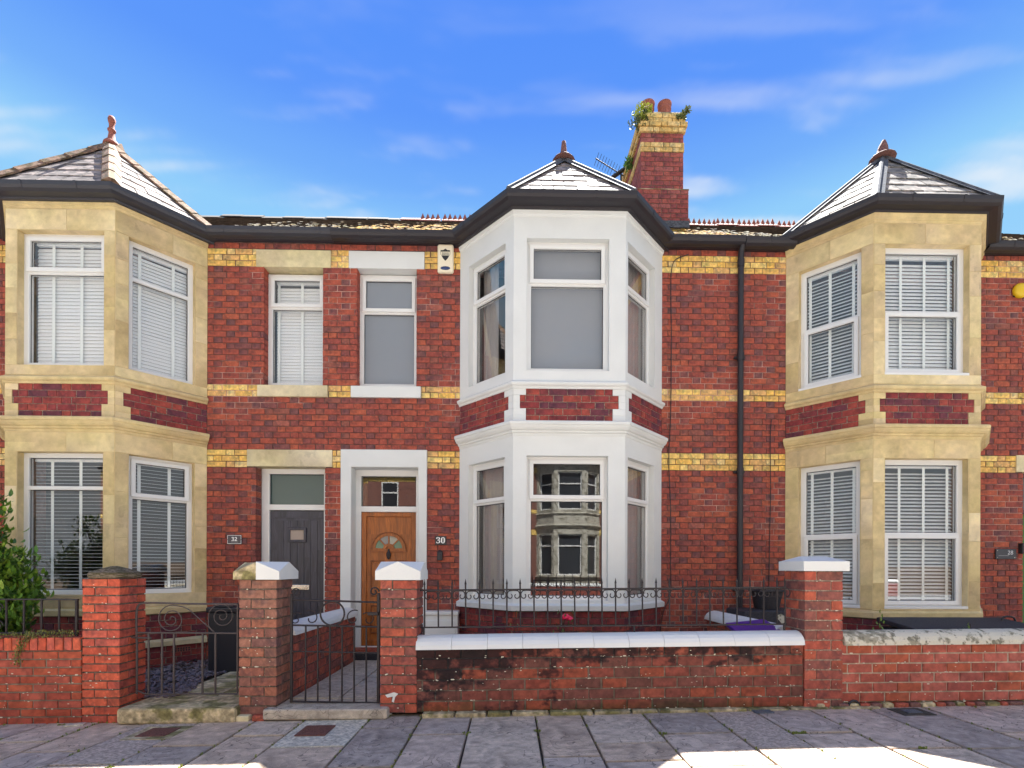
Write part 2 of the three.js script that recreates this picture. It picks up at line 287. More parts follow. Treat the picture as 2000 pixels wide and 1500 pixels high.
// rows of bricks on a face; range(row, v) may narrow or split the row; returns bricks in face coordinates
function layBricks({ u0, u1, v0, rows, ch, s = 0.225, h = 0.107, j = 0.009, bond = 'flemish', holes = [], pal, phase = 0, depth = 0.03, deep = 0.15, vv }) {
  const out = [];
  for (let i = 0; i < rows; i++) {
    const vb = v0 + i * ch, vm = vb + ch / 2, bh = ch - j;
    let spans = [[u0, u1, false, false]];
    for (const q of holes) { if (vm < q[2] || vm > q[3]) continue; spans = spans.flatMap(([a, b, ea, eb]) => q[1] <= a || q[0] >= b ? [[a, b, ea, eb]] : [[a, q[0], ea, q[4] ? true : false], [q[1], b, q[4] ? true : false, eb]].filter(x => x[1] - x[0] > 0.02)); }
    const P = bond === 'flemish' ? s + h + 2 * j : s + j;
    const shift = (i % 2) * P / 2 + phase;
    for (const [a, b, ea, eb] of spans) {
      let k = Math.floor((a - shift) / P) * (bond === 'flemish' ? 2 : 1), x = shift + Math.floor((a - shift) / P) * P;
      const row = [];
      while (x < b) {
        const head = bond === 'flemish' && (((k % 2) + 2) % 2 === 1), w = head ? h : s, jt = rr(-0.003, 0.003);
        const l = Math.max(a, x + jt), r = Math.min(b, x + w + jt);
        if (r - l > 0.006) row.push([l, r, head]);
        x += w + j; k++;
      }
      for (let q = 0; q < row.length; q++) {            // tiny closers join their neighbour
        if (row[q][1] - row[q][0] < 0.035 && row.length > 1) { const nb = q ? row[q - 1] : row[q + 1]; if (q) nb[1] = row[q][1]; else nb[0] = row[q][0]; row.splice(q, 1); q--; }
      }
      row.forEach(([l, r, head], q) => {
        const edge = (q === 0 && ea) || (q === row.length - 1 && eb);
        const [pn, ci] = pal(i, head, (l + r) / 2, vm);
        out.push({ u: (l + r) / 2, v: vm, w: r - l, h: bh, d: edge ? deep : depth, pn, ci });
      });
    }
  }
  return out;
}
const pick = (n, a = 0, b = PAL[n].length - 1) => [n, a + Math.floor(R() * (b - a + 1))];
function emit(bricks, parent, f, { most = 300, worldUV = null, mat = null, score = b => b.w } = {}) {
  const list = bricks.slice().sort((a, b) => score(b) - score(a));
  const one = list.slice(0, most), rest = list.slice(most);
  for (const b of one) {
    let g = worldUV ? brickGeo(b.w, b.h, b.d).clone() : brickGeo(b.w, b.h, b.d);
    if (worldUV) { const p = g.attributes.position, uv = g.attributes.uv; for (let i = 0; i < p.count; i++) uv.setXY(i, (b.u + p.getX(i) - worldUV[0]) / worldUV[2], (b.v + p.getY(i) - worldUV[1]) / worldUV[3]); }
    const m = mesh(parent, 'brick', g, mat ? mat(b) : palMat[b.pn][b.ci], lp(f, b.u, b.v, rr(-0.0015, 0.0015) + (b.n || 0)), f.ry);
    m.rotation.z = rr(-0.004, 0.004);
  }
  if (rest.length) {
    const gs = rest.map(b => { const g = brickGeo(b.w, b.h, b.d).clone(), c = palCol[b.pn][b.ci], n = g.attributes.position.count, a = new Float32Array(n * 3); for (let i = 0; i < n; i++) a.set([c.r, c.g, c.b], i * 3); g.setAttribute('color', new THREE.BufferAttribute(a, 3)); g.rotateZ(rr(-0.004, 0.004)); g.rotateY(f.ry); const q = lp(f, b.u, b.v, rr(-0.0015, 0.0015)); return g.translate(...q); });
    const m = mesh(parent, 'bricks', mergeGeometries(gs), brickMerged); m.userData.kind = 'stuff';
  }
}

// ------------------------------------------------------------------ street level: y = 0.05 + 0.018 x
const gy = x => 0.05 + 0.018 * x;
const tilt = g => { const p = g.attributes.position; for (let i = 0; i < p.count; i++) p.setY(i, p.getY(i) + gy(p.getX(i))); g.computeVertexNormals(); return g; };
function sheet(x0, x1, z0, z1, y) { const g = new THREE.PlaneGeometry(x1 - x0, z1 - z0, 1, 1); g.rotateX(-Math.PI / 2); g.translate((x0 + x1) / 2, y, (z0 + z1) / 2); const p = g.attributes.position, uv = g.attributes.uv; for (let i = 0; i < p.count; i++) uv.setXY(i, p.getX(i), p.getZ(i)); return tilt(g); }
struct('ground', sheet(-150, 150, -150, 150, -0.20), M.earth);
struct('road', sheet(-60, 60, 4.62, 11.4, -0.12), M.asphalt);
struct('kerb', tilt(at(mbox(120, 0.2, 0.14), 0, -0.09, 4.55)), M.concrete);
struct('kerb', tilt(at(mbox(120, 0.2, 0.14), 0, -0.09, 11.47)), M.concrete);
struct('far_pavement', sheet(-60, 60, 11.54, 14.4, 0.0), M.farFlag);
{
  const pav = struct('pavement', sheet(-40, 40, 2.2, 4.48, -0.035), M.joint);
  const X = [-6.1, -5.5, -5.05, -4.55, -4.18, -3.73, -3.28, -2.79, -2.29, -1.85, -1.265, -0.80, -0.345, 0.235, 0.66, 1.22, 1.81, 2.25, 2.76, 3.31, 3.85, 4.31, 4.85, 5.4, 6.0];
  const cut = { 4: [2.92, 3.6], 5: [3.16, 3.9], 6: [3.45], 7: [3.10, 3.8], 8: [2.88, 3.7], 9: [3.17, 3.8], 10: [2.75, 3.62], 11: [2.95, 3.75], 12: [2.92, 3.85], 13: [3.50], 14: [3.24, 3.6], 15: [3.04, 3.72], 16: [3.42], 17: [3.10, 3.9], 18: [3.48], 19: [3.52], 20: [3.2], 21: [2.95] };
  const mats = [M.flag, M.flagB, M.flagC, M.flagD, M.flagE];
  for (let c = 0; c < X.length - 1; c++) {
    const zs = [2.30, ...(cut[c] || [3.0, 3.7]), 4.48];
    for (let k = 0; k < zs.length - 1; k++) {
      const w = X[c + 1] - X[c] - rr(0.010, 0.019), d = zs[k + 1] - zs[k] - rr(0.018, 0.028), cx = (X[c] + X[c + 1]) / 2, cz = (zs[k] + zs[k + 1]) / 2;
      const slabMat = (c === 9 && k === 0) ? M.concrete : (c === 6 || (c === 16 && k === 0)) ? M.pinkConcrete : mats[Math.floor(R() * 5)];
      const m = mesh(pav, 'flagstone', mbox(w, 0.06, d, 0.007), slabMat, [cx, gy(cx) - 0.032 + rr(-0.004, 0.004), cz]);
      m.rotation.set(rr(-0.004, 0.004), rr(-0.006, 0.006), 0.018 + rr(-0.004, 0.004));
    }
  }
  pav.children.forEach(c => { c.castShadow = true; });
  // weeds and moss in the joints
  const gs = []; const wr = rng(8);
  const spots = []; for (let i = 0; i < 150; i++) { const c = 4 + Math.floor(wr() * 18); spots.push([X[c] + (wr() - 0.5) * 0.016, 2.36 + wr() * 1.35]); }
  for (let i = 0; i < 110; i++) spots.push([-4.6 + wr() * 9.4, 2.405 + wr() * 0.03]);
  for (const [x, z] of [[2.27, 3.10], [2.34, 3.10], [2.30, 3.11], [-0.35, 2.93], [0.23, 2.92], [1.23, 3.05], [-2.78, 3.52], [-2.80, 3.56], [-4.0, 2.48], [3.0, 3.49]]) for (let k = 0; k < 9; k++) spots.push([x + (wr() - 0.5) * 0.06, z + (wr() - 0.5) * 0.02]);
  for (const [x, z] of spots) for (let k = 0; k < 3; k++) {
    const g = new THREE.PlaneGeometry(0.008, 0.012 + wr() * 0.014); g.translate(0, 0.008, 0); g.rotateX((wr() - 0.5) * 1.6); g.rotateY(wr() * 6.3); g.translate(x + (wr() - 0.5) * 0.012, gy(x) - 0.008, z + (wr() - 0.5) * 0.012); gs.push(g);
  }
  const w = mesh(scene, 'joint_weeds', mergeGeometries(gs), leafMat(128, 140, 52)); w.userData = { label: 'tiny weeds and moss growing in the pavement joints', category: 'weeds', kind: 'stuff' };
}
function cover(name, label, x, z, w, d, mat, ribs, frame) {
  const t = thing(name, label, 'access cover', [x, gy(x) + 0.001, z]); t.rotation.z = 0.018;
  if (frame) mesh(t, 'surround', mbox(w + 0.16, 0.012, d + 0.12, 0.003), frame, [0, -0.003, 0]);
  mesh(t, 'plate', mbox(w, 0.012, d, 0.003), mat, [0, 0.004, 0]);
  for (let i = 0; i < ribs; i++) mesh(t, 'rib', mbox(w * 0.9, 0.003, 0.008, 0.001), mat, [0, 0.0115, (i - (ribs - 1) / 2) * d / (ribs + 0.5)]);
}
cover('access_cover', 'rusty square access cover in a sandy surround before the mossy step', -2.96, 2.76, 0.24, 0.22, M.rustCover, 7, M.mossStone);
cover('access_cover', 'rusty square access cover set in a pale concrete slab', -1.63, 2.80, 0.25, 0.26, M.rustCover, 8, null);
cover('access_cover', 'small grey metal cover at the foot of the white coped wall', 2.31, 2.50, 0.17, 0.13, M.greyCover, 4, null);
cover('access_cover', 'small broken grey cover among weeds near the right wall', 3.62, 2.60, 0.13, 0.10, M.greyCover, 3, M.joint);

// ------------------------------------------------------------------ the three houses
const YC = 0.0816;                          // brick course on the house fronts
const BAY = {
  32: { WL: [-6.86, 0], FL: [-6.17, 0.765], FR: [-4.85, 0.765], WR: [-4.18, 0], mat: M.stone, foot: 0.78 },
  30: { WL: [-0.705, 0], FL: [0.033, 0.765], FR: [1.435, 0.765], WR: [2.12, 0], mat: M.white, foot: 0.855 },
  28: { WL: [3.876, 0], FL: [4.578, 0.765], FR: [5.961, 0.765], WR: [6.669, 0], mat: M.stone, foot: 0.77 },
};
const H = {};
H[32] = thing('terraced_house', 'left terraced house of red brick with cream stone bay and dark grey door', 'house', [0, 0, 0], 0, 'terraced houses in the row');
H[30] = thing('terraced_house', 'middle terraced house of red brick with white painted bay and oak door', 'house', [0, 0, 0], 0, 'terraced houses in the row');
H[28] = thing('terraced_house', 'right terraced house of red brick with cream stone bay and sash windows', 'house', [0, 0, 0], 0, 'terraced houses in the row');
const span = { 32: [-9.0, -2.44], 30: [-2.44, 3.22], 28: [3.22, 9.4] };
const floorY = { 32: 0.12, 30: 0.12, 28: 0.14 };
// openings in the front wall [u0, u1, v0, v1, deep reveal]
const open = {
  32: [[-3.41, -2.602, 3.91, 5.54, 1], [-3.51, -2.565, 0.0, 2.785, 1]],
  30: [[-2.13, -1.31, 3.91, 5.54, 1], [-2.197, -1.276, 0.0, 2.785, 1]],
  28: [[7.30, 8.25, 0.0, 2.785, 1]],
};
const stones = {   // lintels, sills, surrounds [u0, u1, v0, v1]
  32: [[-3.52, -2.49, 5.54, 5.785], [-3.49, -2.525, 3.747, 3.91], [-3.637, -2.462, 2.785, 3.024]],
  30: [[-2.25, -1.20, 5.54, 5.785], [-2.21, -1.24, 3.747, 3.91], [-2.345, -1.155, 2.785, 3.03]],
  28: [[7.19, 8.36, 2.785, 3.03]],
};
const bandOf = i => (i >= 68 && i <= 70) || i === 46 || i === 47 || (i >= 34 && i <= 36);
const wallPal = (i, head, u, v) => {
  if (bandOf(i)) return R() < 0.82 ? pick('yellow') : pick('yellow', 2, 3);
  const q = R(), low = v < 2.7;
  if (head) return q < 0.5 ? ['house', 5 + Math.floor(R() * 2)] : q < 0.75 ? ['house', 8 + Math.floor(R() * 2)] : ['house', Math.floor(R() * 5)];
  return q < (low ? 0.22 : 0.08) ? ['house', 4] : q < 0.72 ? ['house', Math.floor(R() * 3)] : q < 0.9 ? ['house', 3] : ['house', 5 + Math.floor(R() * 4)];
};
const allHoles = [[8.25, 8.4, 0, 2.79, 0], [-2.345, -2.197, 0, 2.79, 0], [-1.276, -1.155, 0, 2.79, 0]];
for (const n of [32, 30, 28]) allHoles.push(...open[n], ...stones[n].map(s => [...s, 0]), [BAY[n].WL[0], BAY[n].WR[0], 0, 5.9, 0]);
const frontBricks = layBricks({ u0: -8.98, u1: 9.38, v0: 0, rows: 72, ch: YC, holes: allHoles, pal: wallPal, phase: 0.05 });
for (const n of [32, 30, 28]) {
  const [x0, x1] = span[n], b = BAY[n], house = H[n];
  const cutouts = [...open[n].map(o => [o[0] - 0.012, o[1] + 0.012, Math.max(o[2], 0.02) - 0.012, o[3] + 0.012]), [b.WL[0] + 0.25, b.WR[0] - 0.25, 0.9, 2.95], [b.WL[0] + 0.25, b.WR[0] - 0.25, 3.8, 5.6]];
  for (const c of cutouts) c[2] = Math.max(c[2], -0.18);
  const wall = mesh(house, 'front_wall', slab(x0 + 0.002, x1 - 0.002, -0.2, 5.89, cutouts, 0.28).translate(0, 0, -0.008), M.mortarDark);
  const bricks = frontBricks.filter(q => q.u >= x0 && q.u < x1);
  emit(bricks, wall, FRONT, { most: 300, score: q => q.w - 0.01 * Math.hypot(q.u, q.v - 1.4) });
  // lintels and sills
  const sm = n === 30 ? M.white : M.lintel;
  stones[n].forEach((s, k) => {
    const sill = k === 1 && n !== 28, w = s[1] - s[0], h = s[3] - s[2];
    if (n === 30 && k === 2) return;
    mesh(house, sill ? 'window_sill' : 'lintel', mbox(w - 0.004, h - 0.004, sill ? 0.25 : 0.20, 0.008), sm, [(s[0] + s[1]) / 2, (s[2] + s[3]) / 2, sill ? -0.095 : -0.092]);
  });
  // rooms behind the windows
  const rm = []; for (const [y0, y1] of [[0.1, 3.0], [3.35, 5.8]]) {
    rm.push(at(new THREE.BoxGeometry(x1 - x0 - 0.4, y1 - y0, 0.05), (x0 + x1) / 2, (y0 + y1) / 2, -4), at(new THREE.BoxGeometry(x1 - x0 - 0.4, 0.05, 3.7), (x0 + x1) / 2, y0, -2.14), at(new THREE.BoxGeometry(x1 - x0 - 0.4, 0.05, 3.7), (x0 + x1) / 2, y1, -2.14));
    for (const x of [x0 + 0.2, x1 - 0.2, n === 28 ? 6.95 : b.WL[0] - (n === 30 ? 0.25 : 0), n === 32 ? -3.95 : x1 - 0.3]) rm.push(at(new THREE.BoxGeometry(0.05, y1 - y0, 3.7), x, (y0 + y1) / 2, -2.14));
  }
  mesh(house, 'interior', merge(rm), M.room);
  mesh(house, 'rear_wall', at(mbox(x1 - x0 - 0.02, 5.9, 0.25), (x0 + x1) / 2, 2.85, -8.4), M.mortarDark);
}
// white painted door surround of the middle house
{
  const g = [], L = -2.345, Rr = -1.155, l = -2.197, r = -1.276;
  const s = new THREE.Shape([[L, 0.12], [l, 0.12], [l, 2.785], [r, 2.785], [r, 0.12], [Rr, 0.12], [Rr, 3.03], [L, 3.03]].map(p => new THREE.Vector2(...p)));
  const e = new THREE.ExtrudeGeometry(s, { depth: 0.255, bevelEnabled: true, bevelThickness: 0.008, bevelSize: 0.008, bevelOffset: -0.008, bevelSegments: 1 });
  e.translate(0, 0, -0.24); mesh(H[30], 'door_surround', e, M.white);
}

// ------------------------------------------------------------------ windows
function ring(u0, u1, v0, v1, holes, d) { return slab(u0, u1, v0, v1, holes, d, 0.005); }
function makeWindow(house, f, u0, u1, v0, v1, { back = -0.155, split = null, top = 'sash', bottom = 'fixed', fr = 0.058, glassTop = M.glass, glass = M.glass, sill = false, tiltTop = 0 }) {
  const cells = split ? [[v0 + fr, split - 0.024, bottom, glass], [split + 0.024, v1 - fr, top, glassTop]] : [[v0 + fr, v1 - fr, bottom, glass]];
  const g = ring(-0.006, u1 - u0 + 0.006, v0 - 0.004, v1 + 0.004, cells.map(c => [fr, u1 - u0 - fr, c[0], c[1]]), 0.065);
  const w = mesh(house, 'window', g, M.upvc, lp(f, u0, 0, back + 0.065), f.ry), W = u1 - u0;
  for (const [a, b, kind, gm] of cells) {
    let m = fr, y0 = a, y1 = b, n = -0.022;
    if (kind === 'sash') {
      const s = mesh(w, 'casement', ring(fr - 0.022, W - fr + 0.022, a - 0.022, b + 0.022, [[fr + 0.03, W - fr - 0.03, a + 0.03, b - 0.03]], 0.055), M.upvc, [0, 0, 0.022]);
      m = fr + 0.03; y0 = a + 0.03; y1 = b - 0.03; n = 0;
    }
    mesh(w, 'gasket', slab(m - 0.004, W - m + 0.004, y0 - 0.004, y1 + 0.004, [[m + 0.006, W - m - 0.006, y0 + 0.006, y1 - 0.006]], 0.006), M.gasket, [0, 0, n - 0.004]);
    mesh(w, 'pane', new THREE.BoxGeometry(W - 2 * m + 0.01, y1 - y0 + 0.01, 0.004), gm, [W / 2, (y0 + y1) / 2, n - 0.018]);
  }
  if (sill) mesh(w, 'cill', rb(W + 0.01, 0.035, 0.12, 0.006), M.upvc, [W / 2, v0 + 0.012, 0.03]);
  return w;
}
function makeBlind(label, f, u0, u1, v0, v1, n, angle, pitch = 0.044, tapes = [0.25, 0.62], chord = 0.048) {
  const t = thing('venetian_blind', label, 'blind', lp(f, u0, v0, n), f.ry, 'white slatted blinds in the windows'), W = u1 - u0, Hh = v1 - v0;
  mesh(t, 'headrail', rb(W, 0.04, 0.045, 0.004), M.blind, [W / 2, Hh - 0.02, 0]);
  const sl = new THREE.BoxGeometry(W - 0.006, 0.0028, chord), N = Math.floor((Hh - 0.05) / pitch);
  for (let i = 0; i < N; i++) { const s = mesh(t, 'slat', sl, M.blind, [W / 2, 0.02 + i * pitch, 0]); s.rotation.x = angle + rr(-0.03, 0.03); }
  for (const q of tapes) mesh(t, 'ladder_tape', new THREE.BoxGeometry(0.036, Hh - 0.03, 0.0015), M.tape, [W * q, Hh / 2, 0.027]);
}
function makeCurtain(label, f, u0, u1, v0, v1, n, folds = 4, mat = M.curtain) {
  const sh = [], N = folds * 8; for (let i = 0; i <= N; i++) sh.push([(u1 - u0) * i / N, Math.sin(i / N * folds * Math.PI * 2) * 0.022 + Math.sin(i * 1.7) * 0.004]);
  const s = new THREE.Shape([...sh.map(p => new THREE.Vector2(...p)), ...sh.slice().reverse().map(p => new THREE.Vector2(p[0], p[1] - 0.004))]);
  const g = new THREE.ExtrudeGeometry(s, { depth: v1 - v0, bevelEnabled: false }); g.rotateX(-Math.PI / 2);
  single('curtain', label, 'curtain', g, mat, lp(f, u0, v0, n), f.ry, 'grey curtains of the middle house');
}
// small windows of the upper floor
makeWindow(H[32], FRONT, -3.41, -2.602, 3.935, 5.515, { back: -0.20, split: 5.05 });
makeWindow(H[30], FRONT, -2.13, -1.31, 3.935, 5.525, { back: -0.20, split: 5.0, glass: M.frosted, glassTop: M.frosted });
makeBlind('closed white blind in the small upper window above the dark grey door', FRONT, -3.34, -2.67, 3.98, 5.47, -0.25, 1.28, 0.044, [0.06, 0.55]);

// ------------------------------------------------------------------ bays
const bayY = { sillTop: 0.985, lo1: 2.80, cor0: 3.055, cor1: 3.22, pan1: 3.638, str1: 3.72, up0: 3.862, up1: 5.51, top: 5.93 };
const T = 0.16;
for (const n of [32, 30, 28]) {
  const b = BAY[n], house = H[n], path = [b.WL, b.FL, b.FR, b.WR], mat = b.mat;
  const faces = [face(b.WL, b.FL), face(b.FL, b.FR), face(b.FR, b.WR)];
  const lo0 = { 32: 1.05, 30: 0.99, 28: 0.90 }[n];
  const bay = mesh(house, 'bay', sweep(path, [[-T, b.foot + 0.004], [0.0, b.foot + 0.004], [n === 30 ? 0.05 : 0.03, b.foot + 0.012], [n === 30 ? 0.055 : 0.03, b.foot + 0.075], [0.0, b.foot + 0.10], [0, lo0 - 0.03], [-T, lo0 - 0.03]]), mat);
  const win = faces.map((f, k) => {
    const q = { 32: [[0.15, 0.87], [0.15, 1.18], [0.142, 0.862]], 30: [[0.19, 0.91], [0.17, 1.19], [0.065, 0.80]], 28: [[0.175, 0.90], [0.155, 1.225], [0.15, 0.87]] }[n][k];
    return q;
  });
  faces.forEach((f, k) => {
    const [a, c] = win[k], s = 0.001 * (k === 1 ? 1 : 0);
    mesh(bay, 'lower_wall', slab(0, f.L, lo0 - 0.032, bayY.cor0 + 0.02, [[a, c, lo0, bayY.lo1]], T, 0), mat, lp(f, 0, 0, s), f.ry);
    mesh(bay, 'upper_wall', slab(0, f.L, bayY.str1 - 0.02, bayY.top, [[a - 0.005, c + 0.005, bayY.up0, bayY.up1]], T, 0), mat, lp(f, 0, 0, s), f.ry);
    // ashlar: jamb blocks, head and sill stones with fine open joints
    if (n !== 30 && (k === 1 || k === (n === 32 ? 2 : 0))) for (const [y0, w0, w1, y1] of [[b.foot + 0.11, lo0, bayY.lo1, 3.04], [bayY.str1 + 0.02, bayY.up0, bayY.up1, 5.765]]) {
      const blk = (u0, u1, v0, v1) => mesh(bay, 'stone_block', mbox(u1 - u0 - 0.004, v1 - v0 - 0.004, 0.03, 0.0025), [mat, M.stoneB, M.stoneC][Math.floor(R() * 3)], lp(f, (u0 + u1) / 2, (v0 + v1) / 2, -0.010 + rr(-0.001, 0.001)), f.ry);
      blk(0.001, f.L - 0.001, y0, w0 - 0.003); blk(0.001, f.L * rr(0.4, 0.6), w1 + 0.003, y1); const hl = bay.children[bay.children.length - 1]; const e = hl.geometry.boundingBox || (hl.geometry.computeBoundingBox(), hl.geometry.boundingBox); blk(0.005 + (e.max.x - e.min.x), f.L - 0.001, w1 + 0.003, y1);
      for (const [p, q] of [[0.001, a - 0.008], [c + 0.008, f.L - 0.001]]) for (let v = w0 - 0.003; v < w1;) { const nv = Math.min(w1 + 0.003, v + rr(0.28, 0.62)), e2 = w1 + 0.003 - nv < 0.15 ? w1 + 0.003 : nv; blk(p, q, v, e2); v = e2 + (e2 >= w1 ? 1 : 0); }
    }
    // brick panel between the storeys, toothed into the corner stones
    mesh(bay, 'panel_core', slab(0.004, f.L - 0.004, bayY.cor1 - 0.02, bayY.pan1 + 0.02, [], 0.14), n === 30 ? M.mortarPale : M.mortarPale, lp(f, 0, 0, -0.008), f.ry);
    const ch = (bayY.pan1 - bayY.cor1) / 5, in0 = k === 0 ? 0.0 : 0.085, in1 = k === 2 ? 0.0 : 0.085;
    for (let i = 0; i < 5; i++) {
      const wide = (i === 2 || i === 3), e0 = in0 ? (wide ? in0 : in0 + 0.075) : 0.003, e1 = in1 ? (wide ? in1 : in1 + 0.075) : 0.003;
      const y = bayY.cor1 + (i + 0.5) * ch;
      if (k === 1 || n !== 32 || k === 2) {
        const br = layBricks({ u0: e0, u1: f.L - e1, v0: bayY.cor1 + i * ch, rows: 1, ch, j: 0.008, pal: () => pick('bay'), phase: (i % 2) * 0.175 + 0.1 * k, depth: 0.03 });
        emit(br, bay, f);
      }
      if (in0) mesh(bay, 'corner_stone', mbox(e0 - 0.004, ch - (i % 2 ? 0.001 : 0.0005), 0.12, 0.002), mat, lp(f, (e0 - 0.004) / 2 + 0.002, y, -0.056), f.ry);
      if (in1) mesh(bay, 'corner_stone', mbox(e1 - 0.004, ch - (i % 2 ? 0.001 : 0.0005), 0.12, 0.002), mat, lp(f, f.L - (e1 - 0.004) / 2 - 0.002, y, -0.056), f.ry);
    }
    // brick plinth under the sill
    const pl = layBricks({ u0: 0.003, u1: f.L - 0.003, v0: b.foot - 9 * YC, rows: 9, ch: YC, pal: () => pick('bay', 0, 5), phase: 0.07 * k, depth: 0.03 });
    mesh(bay, 'plinth_core', slab(0.004, f.L - 0.004, -0.1, b.foot, [], 0.14), n === 30 ? M.mortarGrey : M.mortarPale, lp(f, 0, 0, -0.008), f.ry);
    emit(pl.filter(q => n === 30 || k !== (n === 32 ? 0 : 2)), bay, f);
    // reveal frames: windows
    const o = { back: -0.150 };
    if (n === 32) {
      if (k === 1) { makeWindow(house, f, a, c, lo0, bayY.lo1, { ...o, split: 2.37, top: 'fixed' }); makeWindow(house, f, a - 0.005, c + 0.005, bayY.up0, bayY.up1, { ...o, split: 5.04 }); }
      if (k === 2) { makeWindow(house, f, a, c, lo0, bayY.lo1, { ...o, split: 2.28 }); makeWindow(house, f, a - 0.005, c + 0.005, bayY.up0, bayY.up1, { ...o, split: 5.04, top: 'fixed' }); }
      if (k === 0) { makeWindow(house, f, a, c, lo0, bayY.lo1, { ...o, split: 2.28 }); makeWindow(house, f, a, c, bayY.up0, bayY.up1, { ...o, split: 5.04 }); }
    } else if (n === 30) {
      makeWindow(house, f, a, c, lo0, bayY.lo1, { ...o, split: 2.265 }); makeWindow(house, f, a - 0.005, c + 0.005, bayY.up0, bayY.up1, { ...o, split: 4.985 });
    } else {
      makeWindow(house, f, a, c, lo0, bayY.lo1, { ...o, split: 1.845, top: 'fixed', bottom: 'sash', fr: 0.066, sill: true }); makeWindow(house, f, a - 0.005, c + 0.005, bayY.up0, bayY.up1, { ...o, split: 4.685, top: 'fixed', bottom: 'sash', fr: 0.066, sill: true });
    }
  });
  if (n === 32) {
    mesh(bay, 'plinth_band', sweep(path, [[-0.1, 0.36], [0.035, 0.365], [0.035, 0.425], [0.004, 0.455], [-0.1, 0.455]]), M.lintel);
    const f = faces[2], ab = mesh(bay, 'air_brick', slab(0.60, 0.83, 0.262, 0.332, [].concat(...[0, 1].map(r => Array.from({ length: 7 }, (_, i) => [0.612 + i * 0.031, 0.632 + i * 0.031, 0.272 + r * 0.028, 0.294 + r * 0.028]))), 0.02), M.terracotta, lp(f, 0, 0, 0.004), f.ry); mesh(ab, 'vent_back', new THREE.BoxGeometry(0.22, 0.06, 0.002), M.gasket, [0.715, 0.297, -0.002]);
  }
  // mouldings
  mesh(bay, 'cornice', sweep(path, [[-0.1, 3.04], [0.006, 3.045], [0.012, 3.075], [0.03, 3.085], [0.034, 3.105], [0.055, 3.115], [0.075, 3.14], [0.085, 3.165], [0.095, 3.17], [0.098, 3.20], [0.085, 3.215], [0.01, 3.232], [-0.1, 3.232]]), mat);
  mesh(bay, 'string_course', sweep(path, [[-0.1, 3.628], [0.012, 3.632], [0.022, 3.655], [0.045, 3.672], [0.052, 3.69], [0.050, 3.705], [0.02, 3.722], [0.004, 3.735], [-0.1, 3.735]]), mat);
  mesh(bay, 'eaves_moulding', sweep(path, [[-0.1, 5.77], [0.004, 5.775], [0.012, 5.80], [0.022, 5.805], [0.028, 5.84], [0.045, 5.86], [0.06, 5.885], [0.06, 5.90], [-0.1, 5.90]]), mat);
  // interior floor between the storeys
  const hex = new THREE.Shape([b.WL, b.FL, b.FR, b.WR].map(p => new THREE.Vector2(p[0], -p[1])));
  const fl = new THREE.ExtrudeGeometry(hex, { depth: 0.1, bevelEnabled: false }); fl.rotateX(-Math.PI / 2);
  mesh(bay, 'bay_floor', fl.clone().scale(1, 1, 0.85).translate(0, 3.36, -0.02), M.room);
}
// blinds of the left house
{
  const b = BAY[32], f1 = face(b.FL, b.FR), f2 = face(b.FR, b.WR);
  makeBlind('closed white blind in the front upper window of the left stone bay', f1, 0.22, 1.13, 3.90, 5.46, -0.19, 1.27, 0.044, [0.24, 0.62]);
  makeBlind('closed white blind in the angled upper window of the left stone bay', f2, 0.19, 0.82, 3.90, 5.46, -0.19, 1.2, 0.044, [0.15, 0.74]);
  makeBlind('open white blind in the front lower window of the left stone bay', f1, 0.21, 1.13, 1.10, 2.75, -0.19, 0.10, 0.044, [0.24, 0.62, 0.97], 0.034);
  makeBlind('open white blind in the angled lower window of the left stone bay', f2, 0.19, 0.82, 1.10, 2.75, -0.19, 0.10, 0.044, [0.15, 0.68], 0.034);
}
{
  const b = BAY[28], f0 = face(b.WL, b.FL), f1 = face(b.FL, b.FR);
  makeBlind('tilted white blind in the angled upper window of the right stone bay', f0, 0.22, 0.86, 3.90, 5.46, -0.19, 0.72, 0.046, [0.07, 0.45, 0.88]);
  makeBlind('white blind in the front upper window of the right stone bay', f1, 0.20, 1.17, 3.90, 5.46, -0.19, 1.08, 0.046, [0.28, 0.60, 0.93]);
  makeBlind('half open white blind in the angled lower window of the right stone bay', f0, 0.22, 0.86, 0.96, 2.75, -0.19, 0.5, 0.046, [0.12, 0.50, 0.9]);
  makeBlind('half open white blind in the front lower window of the right stone bay', f1, 0.20, 1.17, 0.96, 2.75, -0.19, 0.6, 0.046, [0.27, 0.60, 0.92]);
}
{
  const b = BAY[30], f0 = face(b.WL, b.FL), f1 = face(b.FL, b.FR), f2 = face(b.FR, b.WR);
  makeCurtain('grey curtain behind the left angled lower window of the white bay', f0, 0.22, 0.62, 0.95, 2.85, -0.25, 4);
  makeCurtain('grey curtain behind the right angled lower window of the white bay', f2, 0.42, 0.86, 0.95, 2.85, -0.25, 4);
  makeCurtain('grey curtain behind the left angled upper window of the white bay', f0, 0.22, 0.52, 3.75, 5.6, -0.25, 3);
  makeCurtain('grey curtain behind the right angled upper window of the white bay', f2, 0.46, 0.86, 3.75, 5.6, -0.25, 4);
  const rbn = thing('roller_blind', 'lowered grey roller blind in the front upper window of the white bay', 'blind', lp(f1, 0.2, 3.9, -0.20), f1.ry);
  mesh(rbn, 'cloth', new THREE.BoxGeometry(0.96, 1.58, 0.002), M.rollerGrey, [0.48, 0.79, 0]); mesh(rbn, 'roller', rod([0, 1.57, -0.02], [0.96, 1.57, -0.02], 0.018), M.rollerGrey);
}

